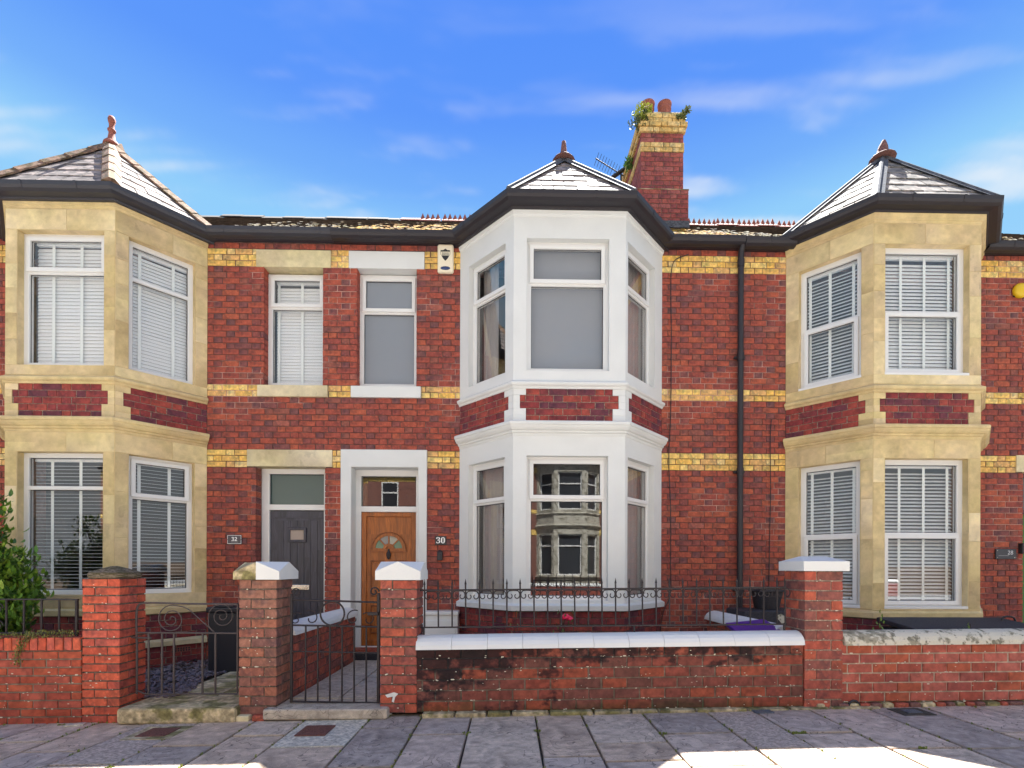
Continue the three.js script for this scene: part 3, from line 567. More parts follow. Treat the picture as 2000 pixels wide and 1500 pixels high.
// ------------------------------------------------------------------ roofs
function clipPoly(poly, a, b, c) { const out = []; for (let i = 0; i < poly.length; i++) { const p = poly[i], q = poly[(i + 1) % poly.length], dp = a * p[0] + b * p[1] + c, dq = a * q[0] + b * q[1] + c; if (dp >= 0) out.push(p); if ((dp >= 0) !== (dq >= 0)) { const t = dp / (dp - dq); out.push([p[0] + (q[0] - p[0]) * t, p[1] + (q[1] - p[1]) * t]); } } return out; }
function slatePlane(A, B, C) {          // A -> B the eave, C the apex; local s along the eave, t up the slope
  const a = new THREE.Vector3(...A), s = new THREE.Vector3(...B).sub(a), L = s.length(); s.normalize();
  const ac = new THREE.Vector3(...C).sub(a), t = ac.clone().addScaledVector(s, -ac.dot(s)).normalize(), n = new THREE.Vector3().crossVectors(s, t);
  return { a, s, t, n, L, c: [ac.dot(s), ac.dot(t)] };
}
function prism(pl, poly, hb) {            // hb(t) height of the upper face
  const P = [], UV = [], w = (p, h) => pl.a.clone().addScaledVector(pl.s, p[0]).addScaledVector(pl.t, p[1]).addScaledVector(pl.n, h), o = R() * 5;
  const add = (v, p) => { P.push(v.x, v.y, v.z); UV.push(p[0] + o, p[1] + o * 0.7); };
  for (let i = 1; i < poly.length - 1; i++) for (const k of [0, i, i + 1]) add(w(poly[k], hb(poly[k][1])), poly[k]);
  for (let i = 0; i < poly.length; i++) { const p = poly[i], q = poly[(i + 1) % poly.length]; const A = w(p, 0), B = w(q, 0), C = w(q, hb(q[1])), D = w(p, hb(p[1])); for (const [v, r] of [[A, p], [B, q], [C, q], [A, p], [C, q], [D, p]]) add(v, r); }
  const g = new THREE.BufferGeometry(); g.setAttribute('position', new THREE.Float32BufferAttribute(P, 3)); g.setAttribute('uv', new THREE.Float32BufferAttribute(UV, 2)); g.computeVertexNormals(); return g;
}
function slateFace(parent, A, B, C, mat, rowH, wS) {
  const pl = slatePlane(A, B, C), T3 = [[0, 0], [pl.L, 0], pl.c];
  for (let i = 0; i * rowH < pl.c[1]; i++) {
    const t0 = i * rowH, t1 = Math.min(t0 + rowH, pl.c[1]);
    for (let x = -(i % 2) * wS / 2 - 0.03; x < pl.L; x += wS) {
      let poly = [[x + 0.005, t0], [x + wS - 0.005, t0], [x + wS - 0.005, t1], [x + 0.005, t1]];
      for (let k = 0; k < 3; k++) { const p = T3[k], q = T3[(k + 1) % 3]; poly = clipPoly(poly, -(q[1] - p[1]), q[0] - p[0], (q[1] - p[1]) * p[0] - (q[0] - p[0]) * p[1] + 1e-9); if (poly.length < 3) break; }
      if (poly.length < 3) continue;
      const j = rr(0, 0.004), k = rr(-0.003, 0.003); mesh(parent, 'slate', prism(pl, poly, t => 0.008 + j + 0.010 * (1 - (t - t0) / rowH) + k), mat);
    }
  }
}
const EAVE = 5.975;
for (const n of [32, 30, 28]) {
  const b = BAY[n], house = H[n], o = 0.15;
  const cx = (b.FL[0] + b.FR[0]) / 2;
  const off = (p, q, r) => { const n1 = face(p, q).n, n2 = r ? face(q, r).n : n1, k = 1 + n1[0] * n2[0] + n1[1] * n2[1]; return [(n1[0] + n2[0]) / k * o, (n1[1] + n2[1]) / k * o]; };
  const d1 = off(b.WL, b.FL, b.FR), d2 = off(b.FL, b.FR, b.WR);
  const fl = [b.FL[0] + d1[0], EAVE, b.FL[1] + d1[1]], fr = [b.FR[0] + d2[0], EAVE, b.FR[1] + d2[1]];
  const wl = [b.WL[0] - 0.10, EAVE, 0.08], wr = [b.WR[0] + 0.10, EAVE, 0.08], ap = [cx + (n === 30 ? 0.0 : 0), { 32: 7.18, 30: 7.10, 28: 7.22 }[n], -0.03], bk = [cx, ap[1], -1.7];
  const tri = [wl, fl, ap, fl, fr, ap, fr, wr, ap, wr, bk, ap, bk, wl, ap, wl, bk, wr, wl, wr, fl, fl, wr, fr].flat();
  const g = new THREE.BufferGeometry(); g.setAttribute('position', new THREE.Float32BufferAttribute(tri, 3)); g.setAttribute('uv', new THREE.Float32BufferAttribute(new Float32Array(tri.length / 3 * 2), 2)); g.computeVertexNormals();
  const roof = mesh(house, 'bay_roof', g, M.deck), sm = n === 28 ? M.slateGrey : M.slate;
  slateFace(roof, wl, fl, ap, sm, 0.235, 0.29); slateFace(roof, fl, fr, ap, sm, 0.235, 0.29); slateFace(roof, fr, wr, ap, sm, 0.235, 0.29);
  const up = p => [p[0], p[1] + 0.02, p[2]];
  for (const e of [wl, fl, fr, wr]) {
    if (n === 32) {           // angular clay hip tiles, lapped
      const N = e === fl || e === fr ? 5 : 7; for (let i = 0; i < N; i++) { const t0 = i / N, t1 = (i + 1.06) / N, L = (a, c, t) => a + (c - a) * Math.min(t, 1); const dy = 0.012; mesh(roof, 'hip_tile', bar([L(e[0], ap[0], t0), L(e[1], ap[1], t0) + 0.03, L(e[2], ap[2], t0)], [L(e[0], ap[0], t1), L(e[1], ap[1], t1) + 0.03 - dy, L(e[2], ap[2], t1)], [[-0.10, -0.035], [-0.095, -0.015], [-0.03, 0.04], [0.03, 0.04], [0.095, -0.015], [0.10, -0.035], [0, 0.005]]), M.hipClay); }
    } else mesh(roof, 'lead_hip', bar(up(e), up(ap), [[-0.075, -0.01], [-0.03, 0.012], [-0.022, 0.034], [0, 0.044], [0.022, 0.034], [0.03, 0.012], [0.075, -0.01], [0, -0.02]]), M.lead);
  }
  // finial
  const prof = { 32: [[0.0, 0], [0.13, 0], [0.12, 0.05], [0.06, 0.12], [0.045, 0.22], [0.05, 0.25], [0.062, 0.26], [0.062, 0.28], [0.042, 0.295], [0.04, 0.36], [0.055, 0.41], [0.06, 0.45], [0.045, 0.49], [0.0, 0.505]], 30: [[0, 0], [0.16, 0], [0.13, 0.04], [0.10, 0.06], [0.055, 0.09], [0.045, 0.16], [0.035, 0.26], [0.028, 0.31], [0, 0.325]], 28: [[0, 0], [0.17, 0], [0.15, 0.03], [0.085, 0.06], [0.06, 0.13], [0.05, 0.19], [0.03, 0.25], [0.018, 0.285], [0, 0.29]] }[n];
  const fg = new THREE.LatheGeometry(prof.map(p => new THREE.Vector2(...p)), 14); if (n === 28) { const p = fg.attributes.position; for (let i = 0; i < p.count; i++) if (p.getY(i) > 0.1) { p.setX(i, p.getX(i) * 1.25 + (p.getY(i) - 0.1) * 0.12); } fg.computeVertexNormals(); }
  if (n === 32) fg.scale(0.78, 1, 0.78); fg.scale(1, { 32: 0.84, 30: 0.9, 28: 0.95 }[n], 1); mesh(roof, 'finial', fg, n === 32 ? M.terracotta : M.terraDark, [ap[0], ap[1] + 0.0, ap[2]]);
  if (n === 32) { const base = mesh(roof, 'finial_saddle', bar([ap[0] + 0.10, ap[1] + 0.06, ap[2] - 0.05], [ap[0] - 0.10, ap[1] + 0.06, ap[2] - 0.05], [[-0.1, -0.08], [0, 0.03], [0.1, -0.08]]), M.hipClay); }
}
// main roof slopes
const ridgeZ = -4.2, ridgeY = 9.055, eaveZ = 0.10, eaveY = 5.99;
for (const n of [32, 30, 28]) {
  const [x0, x1] = span[n], house = H[n];
  const s = new THREE.Shape([[eaveZ, eaveY - 0.03], [ridgeZ, ridgeY - 0.03], [-8.6, 5.9], [-8.6, 5.8], [ridgeZ, ridgeY - 0.12], [eaveZ, eaveY - 0.10]].map(p => new THREE.Vector2(-p[0], p[1])));
  const g = new THREE.ExtrudeGeometry(s, { depth: x1 - x0 - 0.004, bevelEnabled: false }); g.rotateY(Math.PI / 2); g.translate(x0 + 0.002, 0, 0);
  const roof = mesh(house, 'main_roof', g, M.deck);
  const pl = slatePlane([x0, eaveY - 0.03, eaveZ + 0.04], [x1, eaveY - 0.03, eaveZ + 0.04], [x0, ridgeY - 0.03, ridgeZ]), gs = [];
  const rows = Math.floor(pl.c[1] / 0.2);
  for (let i = 0; i < rows; i++) for (let x = -(i % 2) * 0.125; x < pl.L; x += 0.25) { const a = Math.max(0.002, x + 0.002), c = Math.min(pl.L - 0.002, x + 0.248); if (c - a < 0.02) continue; const j = rr(0, 0.005), t0 = i * 0.2; gs.push(prism(pl, [[a, t0], [c, t0], [c, t0 + 0.2], [a, t0 + 0.2]], t => 0.006 + j + 0.018 * (1 - (t - t0) / 0.2))); }
  const sl = mesh(roof, 'roof_slates', mergeGeometries(gs), M.slateMain); sl.userData.kind = 'stuff';
  // ridge tiles: plain on the left house, saw-toothed crests elsewhere
  const xs = n === 32 ? [] : [x0]; const L0 = 0.45;
  const start = n === 30 ? -2.43 : x0;
  for (let x = start; x < x1 - 0.1; x += L0) {
    const xe = Math.min(x + L0 - 0.006, x1 - 0.003), crest = n !== 32 && x > -2.4;
    const parts = [bar([x, ridgeY, ridgeZ], [xe, ridgeY, ridgeZ], [[-0.16, -0.11], [-0.15, -0.08], [-0.02, 0.035], [0.02, 0.035], [0.15, -0.08], [0.16, -0.11], [0, -0.02]])];
    if (crest) { const sh = new THREE.Shape(); sh.moveTo(0, 0.02); for (let k = 0; k < 4; k++) { sh.lineTo((k + 0.08) * 0.111, 0.045); sh.lineTo((k + 0.5) * 0.111, 0.155 + rr(-0.012, 0.008)); sh.lineTo((k + 0.92) * 0.111, 0.045); } sh.lineTo(0.444, 0.02); const c = new THREE.ExtrudeGeometry(sh, { depth: 0.028, bevelEnabled: false }); c.translate(x, ridgeY, ridgeZ - 0.014); parts.push(c); }
    const m = mesh(roof, 'ridge_tile', merge(parts), n === 32 ? M.deck : M.terracotta); m.rotation.z = rr(-0.003, 0.003); m.position.y = rr(-0.004, 0.004);
  }
}
// lichen and moss cushions on the slates
{
  const moss = (parent, xa, xb, ta, tb, N, cs) => { const gs = []; for (let i = 0; i < N; i++) { const x = rr(xa, xb), t = Math.pow(R(), 1.6) * (tb - ta) + ta, g = new THREE.IcosahedronGeometry(rr(0.018, 0.06), 0); g.scale(1, 0.4, 1); g.rotateX(0.61); const q = [x, eaveY + 0.008 + t * 0.70, eaveZ + 0.02 - t]; const c = col(...cs[Math.floor(R() * cs.length)]), a = new Float32Array(g.attributes.position.count * 3); for (let k = 0; k < a.length; k += 3) a.set([c.r, c.g, c.b], k); g.setAttribute('color', new THREE.BufferAttribute(a, 3)); gs.push(g.translate(...q)); } const m = mesh(parent, 'roof_moss', mergeGeometries(gs), new THREE.MeshStandardMaterial({ vertexColors: true, roughness: 1 })); m.userData.kind = 'stuff'; };
  const ylw = [[178, 136, 10], [160, 112, 12], [128, 108, 36], [104, 76, 40]], mix = [[104, 96, 64], [128, 120, 102], [118, 94, 42], [84, 76, 64]];
  moss(H[30], -2.3, -0.75, 0, 3.2, 520, ylw); moss(H[30], 2.2, 3.2, 0, 2.6, 420, ylw); moss(H[28], 3.24, 3.9, 0, 3, 160, mix); moss(H[32], -4.1, -2.46, 0, 4, 240, mix); moss(H[28], 6.8, 8, 0, 2, 90, mix);
}
// gutters and fascias
const gut = (d = 0) => [[0.0, 5.872 + d], [0.05, 5.868 + d], [0.075, 5.874 + d], [0.085, 5.864 + d], [0.10, 5.858 + d], [0.155, 5.862 + d], [0.19, 5.882 + d], [0.205, 5.915 + d], [0.208, 5.94 + d], [0.21, 5.958 + d], [0.198, 5.958 + d], [0.19, 5.925 + d], [0.15, 5.888 + d], [0.10, 5.888 + d], [0.09, 5.95 + d], [0, 5.95 + d]];
const gutBay = (d = 0) => [[0.0, 5.87 + d], [0.064, 5.87 + d], [0.07, 5.89 + d], [0.10, 5.895 + d], [0.155, 5.90 + d], [0.19, 5.92 + d], [0.205, 5.95 + d], [0.21, 5.998 + d], [0.198, 5.998 + d], [0.19, 5.965 + d], [0.15, 5.93 + d], [0.10, 5.93 + d], [0.09, 5.985 + d], [0, 5.985 + d]];
for (const n of [32, 30, 28]) {
  const b = BAY[n], [x0, x1] = span[n], house = H[n], gm = n === 32 ? M.gutterNew : M.gutter, d = { 32: 0.012, 30: 0, 28: -0.016 }[n], db = { 32: -0.03, 30: -0.028, 28: 0 }[n];
  const sect = (path, prof) => { const gt = mesh(house, 'gutter', sweep(path, prof), gm); for (let i = 0; i < path.length - 1; i++) { const f = face(path[i], path[i + 1]); for (let u = 0.34; u < f.L - 0.2; u += 0.64) mesh(gt, 'gutter_clip', sweep([lp(f, u, 0, 0), lp(f, u + 0.035, 0, 0)].map(p => [p[0], p[2]]), prof.slice(3, 11).map(z => [z[0] + 0.005, z[1] + 0.001]).concat([[0.10, prof[9][1] - 0.02]])), gm); } };
  sect([[x0 + 0.003, 0.0], [b.WL[0] + 0.05, 0.0]], gut(d)); sect([[b.WR[0] - 0.05, 0.0], [x1 - 0.003 + (n === 32 ? 0.12 : 0), 0.0]], gut(d));
  sect([[b.WL[0] - 0.04, -0.042], b.FL, b.FR, [b.WR[0] + 0.04, -0.042]], gutBay(db));
}
// rainwater pipe
{
  const t = thing('downpipe', 'black rainwater downpipe on the wall between the white and right bays', 'pipe', [3.2, 0.1, 0]);
  mesh(t, 'pipe', merge([rod([0, 0.3, 0.075], [0, 5.67, 0.075], 0.04, 14), tube([[0, 5.65, 0.075], [0, 5.72, 0.09], [0, 5.78, 0.13]], 0.04, 10, 12)]), M.gutter);
  for (const y of [0.95, 2.6, 4.2, 5.5]) mesh(t, 'socket', rod([0, y, 0.075], [0, y + 0.10, 0.075], 0.048, 14), M.gutter);
  for (const y of [1.0, 2.65, 4.25]) mesh(t, 'bracket', at(rb(0.15, 0.03, 0.05, 0.004), 0, y, 0.03), M.gutter);
}
single('cable', 'thin dark cable running down the brick beside the white bay', 'cable', tube([[2.49, 5.80, 0.02], [2.30, 5.72, 0.012], [2.255, 5.62, 0.012], [2.25, 4.6, 0.012], [2.243, 3.6, 0.014], [2.22, 2.9, 0.012], [2.245, 2.3, 0.012], [2.25, 1.5, 0.012], [2.24, 1.0, 0.014], [2.15, 0.8, 0.02], [2.1, 0.5, 0.02]], 0.006, 90, 6), M.black);
single('cable', 'thin dark cable on the brick between downpipe and right bay', 'cable', tube([[3.67, 3.5, 0.012], [3.655, 3.3, 0.012], [3.66, 2.4, 0.013], [3.65, 1.8, 0.012], [3.64, 0.9, 0.012]], 0.005, 60, 6), M.black);

// ------------------------------------------------------------------ chimney (stands on the party line)
{
  const t = thing('chimney_stack', 'tall brick chimney stack with yellow brick bands and two clay pots', 'chimney', [0, 0, 0]);
  const x0 = 2.44, x1 = 3.245, zf = -2.45, zb = -4.25;
  const core = (a, b, c, d, y0, y1) => mesh(t, 'mortar_core', at(mbox(b - a - 0.016, y1 - y0, c - d - 0.016, 0.002), (a + b) / 2, (y0 + y1) / 2, (c + d) / 2), M.mortarGrey);
  core(x0 - 0.065, x1 + 0.08, zf + 0.06, zb, 7.0, 8.50); core(x0, x1, zf, zb, 8.5, 9.96);
  const ch = 0.0895; let y = 8.525;
  const rows = []; for (let i = 0; i < 16; i++) rows.push([y + i * ch, i]);
  const step = i => i < 8 ? 0 : i < 10 ? 0.012 : i < 12 ? 0.0 : i < 13 ? 0.035 : i < 14 ? 0.06 : i < 16 ? 0.03 : 0;
  const isY = i => i === 8 || i === 9 || i === 12 || i === 13 || i === 14 || i === 15;
  const side = (f, L, i, yy, o) => emit(layBricks({ u0: 0.003, u1: L - 0.003, v0: yy, rows: 1, ch, j: 0.010, pal: () => isY(i) && i >= 0 ? pick('chimYellow') : pick('chimney'), phase: (i % 2) * 0.17 + 0.03, depth: 0.03 + o + 0.02 }), t, f);
  for (let i = 0; i < 16; i++) { const o = step(i), yy = 8.525 + i * ch; side(face([x0 - o, zf + o], [x1 + o, zf + o]), x1 - x0 + 2 * o, i, yy, o); side(face([x0 - o, zb], [x0 - o, zf + o]), zf + o - zb, i, yy, o); }
  for (let i = -9; i < 0; i++) { const yy = 8.50 + i * ch; side(face([x0 - 0.065, zf + 0.06], [x1 + 0.08, zf + 0.06]), x1 - x0 + 0.145, i, yy, 0); if (i > -6) side(face([x0 - 0.065, zb], [x0 - 0.065, zf + 0.06]), zf + 0.06 - zb, i, yy, 0); }
  mesh(t, 'offset_weathering', sweep([[x0 - 0.065, zb], [x0 - 0.065, zf + 0.06], [x1 + 0.08, zf + 0.06], [x1 + 0.08, zb]].map(p => p), [[-0.1, 8.49], [0.006, 8.492], [0.004, 8.505], [-0.06, 8.53], [-0.1, 8.53]]), M.mossStone);
  mesh(t, 'lead_flashing', at(mbox(x1 - x0 + 0.17, 0.13, 0.02, 0.003), (x0 + x1) / 2 + 0.005, 7.835, zf + 0.075), M.lead);
  mesh(t, 'flaunching', at(mbox(x1 - x0 + 0.02, 0.07, zf - zb - 0.02, 0.03), (x0 + x1) / 2, 9.985, (zf + zb) / 2), M.mossStone);
  for (const [px, pz, r] of [[2.655, -2.80, 0.0], [2.985, -2.80, 0.4]]) {
    const pot = mesh(t, 'chimney_pot', new THREE.LatheGeometry([[0.105, 0], [0.125, 0], [0.13, 0.03], [0.115, 0.06], [0.112, 0.30], [0.128, 0.32], [0.128, 0.35], [0.118, 0.36], [0.124, 0.40], [0.135, 0.42], [0.135, 0.45], [0.11, 0.46], [0.10, 0.45], [0.10, 0.05]].map(p => new THREE.Vector2(...p)), 20), M.terracotta, [px, 10.0, pz]);
    for (const yy of [0.12, 0.2]) mesh(pot, 'pot_ring', new THREE.TorusGeometry(0.113, 0.008, 5, 20).rotateX(Math.PI / 2), M.terraDark, [0, yy, 0]);
  }
  const leafy = (label, cx, cy, cz, rx, ry, rz, N, c, s) => { const gs = []; const cl = []; for (let i = 0; i < 9; i++) cl.push([rr(-0.8, 0.8), rr(-0.9, 0.8), rr(-0.8, 0.8), rr(0.25, 0.55)]);
    for (let i = 0; i < N; i++) { const k = cl[i % 9], a = R() * 6.28, q = Math.acos(rr(-1, 1)), r = 1; const g = new THREE.PlaneGeometry(s * 0.7, s * 1.9); g.rotateX(rr(-1, 1)); g.rotateZ(rr(-1, 1)); g.rotateY(R() * 6.28); const w = Math.cbrt(R()) * k[3] * (R() < 0.12 ? 1.6 : 1); gs.push(g.translate(cx + (k[0] + Math.cos(a) * Math.sin(q) * w) * rx, cy + (k[1] + Math.cos(q) * w) * ry, cz + (k[2] + Math.sin(a) * Math.sin(q) * w) * rz)); } const m = single('chimney_plant', label, 'plant', mergeGeometries(gs), leafMat(...c), [0, 0, 0], 0, 'plants rooted on the chimney'); return m; };
  leafy('bright green cushion plant on the left shoulder of the chimney', 2.45, 9.93, -2.36, 0.15, 0.13, 0.12, 420, [150, 160, 50], 0.022);
  leafy('dark trailing plant under the bright cushion on the chimney', 2.40, 9.82, -2.40, 0.17, 0.14, 0.12, 300, [84, 96, 52], 0.026);
  leafy('small sprig on the right top corner of the chimney', 3.22, 9.94, -2.36, 0.13, 0.10, 0.08, 140, [104, 112, 56], 0.03);
  leafy('leafy tuft growing from the left side of the chimney', 2.36, 9.55, -3.1, 0.10, 0.10, 0.12, 140, [90, 130, 50], 0.035);
  leafy('sparse weed low on the left side of the chimney', 2.36, 8.95, -3.7, 0.08, 0.16, 0.14, 120, [110, 112, 56], 0.03);
}
{
  const t = thing('aerial', 'black television aerial fixed beside the chimney', 'aerial', [0, 0, 0]);
  const P = (k) => [2.30 - k * 0.52, 9.70 + k * 0.36, -3.6 - k * 0.05];
  mesh(t, 'boom', rod(P(-0.12), P(1), 0.012), M.black); mesh(t, 'mast', rod([2.31, 9.0, -3.6], [2.31, 9.74, -3.6], 0.018), M.black);
  for (let i = 0; i < 9; i++) { const p = P(0.12 + i * 0.105); mesh(t, 'element', rod([p[0] - 0.03, p[1] - 0.045, p[2] - 0.12], [p[0] + 0.03, p[1] + 0.045, p[2] + 0.12], 0.005, 6), M.black); }
  const q = P(0.03); mesh(t, 'reflector', at(rb(0.34, 0.05, 0.10, 0.01), q[0] - 0.04, q[1], q[2], 0, 0, 0.62), M.black); mesh(t, 'bracket', rod([2.31, 9.2, -3.6], [2.44, 9.2, -3.6], 0.014), M.black);
}

// ------------------------------------------------------------------ doors
{ // dark grey planked door
  const h = H[32], z = -0.20;
  const fr = mesh(h, 'door_frame', ring(-3.515, -2.56, 0.15, 2.79, [[-3.405, -2.64, 0.17, 2.205], [-3.405, -2.64, 2.285, 2.715]], 0.09), M.upvc, [0, 0, z + 0.03]);
  mesh(fr, 'pane', at(new THREE.BoxGeometry(0.775, 0.44, 0.006), -3.022, 2.50, -0.05), M.frostGreen);
  mesh(fr, 'gasket', slab(-3.409, -2.636, 2.281, 2.719, [[-3.398, -2.647, 2.292, 2.708]], 0.006).translate(0, 0, -0.03), M.gasket);
  const leaf = mesh(h, 'door', at(mbox(0.77, 2.03, 0.045), -3.022, 1.188, z - 0.025), M.doorGrey);
  const w = 0.095; for (let i = 0; i < 6; i++) mesh(leaf, 'plank', at(mbox(w - 0.005, 1.80, 0.008, 0.0025), -3.022 + (i - 2.5) * w, 1.16, z + 0.0), M.doorGrey);
  mesh(leaf, 'rail', at(mbox(0.75, 0.09, 0.012, 0.002), -3.022, 2.145, z + 0.001), M.doorGrey);
  const v = mesh(leaf, 'vision_frame', ring(-3.155, -2.89, 1.75, 1.96, [[-3.118, -2.927, 1.787, 1.923]], 0.022).translate(0, 0, z + 0.026), M.doorGrey);
  mesh(leaf, 'vision_pane', at(new THREE.BoxGeometry(0.20, 0.145, 0.004), -3.022, 1.855, z + 0.008), new THREE.MeshPhysicalMaterial({ color: col(176, 160, 150), roughness: 0.35, transmission: 0.2, thickness: 0 }));
  mesh(leaf, 'letter_plate', at(rb(0.26, 0.075, 0.018, 0.008), -2.975, 1.112, z + 0.012), M.chrome); mesh(leaf, 'letter_flap', at(rb(0.21, 0.035, 0.008, 0.003), -2.975, 1.11, z + 0.023), M.chrome);
}
{ // oak door with a fan of small coloured panes
  const h = H[30], z = -0.235, cx = -1.735;
  const fr = mesh(h, 'door_frame', ring(-2.20, -1.27, 0.20, 2.79, [[-2.124, -1.345, 0.275, 2.19], [-2.124, -1.345, 2.27, 2.70]], 0.09), M.upvc, [0, 0, z + 0.035]);
  mesh(fr, 'pane', at(new THREE.BoxGeometry(0.79, 0.44, 0.006), cx, 2.485, -0.05), M.glass);
  mesh(fr, 'gasket', slab(-2.128, -1.341, 2.266, 2.704, [[-2.117, -1.352, 2.277, 2.693]], 0.006).translate(0, 0, -0.03), M.gasket);
  const leaf = mesh(h, 'door', at(mbox(0.776, 1.912, 0.04), cx, 1.232, z - 0.03), M.oak);
  mesh(leaf, 'stile', ring(-2.122, -1.347, 0.278, 2.188, [[-2.052, -1.418, 0.36, 2.125]], 0.03).translate(0, 0, z + 0.016), M.oak);
  const yb = 1.655;
  for (let k = 0; k < 4; k++) {
    const a0 = 0.10 + k * 0.755, a1 = a0 + 0.67, k0 = 0;
    const s = new THREE.Shape(); s.absarc(cx, yb + 0.005, 0.20, a0 - 0.02, a1 + 0.02, false); s.absarc(cx, yb + 0.005, 0.08, a1 + 0.02, a0 - 0.02, true);
    mesh(leaf, 'fan_pane', new THREE.ExtrudeGeometry(s, { depth: 0.004, bevelEnabled: false }).translate(0, 0, z - 0.004), new THREE.MeshPhysicalMaterial({ color: [col(120, 150, 124), col(190, 190, 176), col(158, 158, 158), col(124, 156, 132)][k], roughness: 0.2, transmission: 0.25, thickness: 0 }));
  }
  const half = (r0, r1, d) => { const q = new THREE.Shape(); q.absarc(cx, yb, r1, 0, Math.PI, false); q.absarc(cx, yb, r0, Math.PI, 0, true); return new THREE.ExtrudeGeometry(q, { depth: d, bevelEnabled: false, curveSegments: 20 }).translate(0, 0, z - 0.008); };
  const bits = [half(0.195, 0.245, 0.024), half(0.045, 0.085, 0.022), at(new THREE.BoxGeometry(0.50, 0.03, 0.022), cx, yb - 0.013, z + 0.003)];
  for (let k = 0; k < 5; k++) { const a = 0.06 + k * 0.755; bits.push(at(new THREE.BoxGeometry(0.13, 0.018, 0.018), cx + Math.cos(a) * 0.14, yb + Math.sin(a) * 0.14, z + 0.002, 0, 0, a)); }
  mesh(leaf, 'fan_moulding', merge(bits), M.oak);
  const arc = new THREE.TorusGeometry(0.24, 0.010, 6, 30, Math.PI).translate(cx, yb, z + 0.012); mesh(leaf, 'fan_bead', arc, M.oakDark);
  for (const [a, b, y0, y1] of [[-2.00, -1.80, 0.98, 1.50], [-1.67, -1.47, 0.98, 1.50], [-2.00, -1.80, 0.45, 0.86], [-1.67, -1.47, 0.45, 0.86]]) { const p = mesh(leaf, 'panel', ring(a, b, y0, y1, [[a + 0.022, b - 0.022, y0 + 0.022, y1 - 0.022]], 0.018).translate(0, 0, z + 0.004), M.oakDark); mesh(leaf, 'panel_field', at(mbox(b - a - 0.08, y1 - y0 - 0.08, 0.012, 0.004), (a + b) / 2, (y0 + y1) / 2, z - 0.006), M.oak); }
  const kn = mesh(leaf, 'knocker', new THREE.LatheGeometry([[0, -0.075], [0.018, -0.06], [0.03, -0.02], [0.034, 0.01], [0.02, 0.04], [0.012, 0.06], [0.014, 0.075], [0, 0.085]].map(p => new THREE.Vector2(...p)), 12).scale(1, 1, 0.5), M.iron, [cx, 1.585, z + 0.02]);
  mesh(h, 'threshold', at(mbox(0.93, 0.05, 0.24, 0.006), cx, 0.235, z + 0.12), M.redTile); mesh(h, 'doorstep', at(mbox(0.98, 0.11, 0.34, 0.01), cx, 0.155, z + 0.10), M.blackMatt);
}
{ // door of the right house at the edge of the frame
  const h = H[28]; const fr = mesh(h, 'door_frame', ring(7.295, 8.255, 0.14, 2.79, [[7.34, 8.2, 0.16, 2.2], [7.34, 8.2, 2.26, 2.73]], 0.09), M.doorGrey, [0, 0, -0.11]);
  mesh(fr, 'pane', at(new THREE.BoxGeometry(0.87, 0.48, 0.006), 7.77, 2.495, -0.05), M.frostGreen);
  const leaf = mesh(h, 'door', at(mbox(0.86, 2.03, 0.045), 7.77, 1.18, -0.16), M.green); mesh(leaf, 'letter_plate', at(rb(0.26, 0.05, 0.02, 0.006), 7.72, 1.33, -0.13), M.chrome);
}

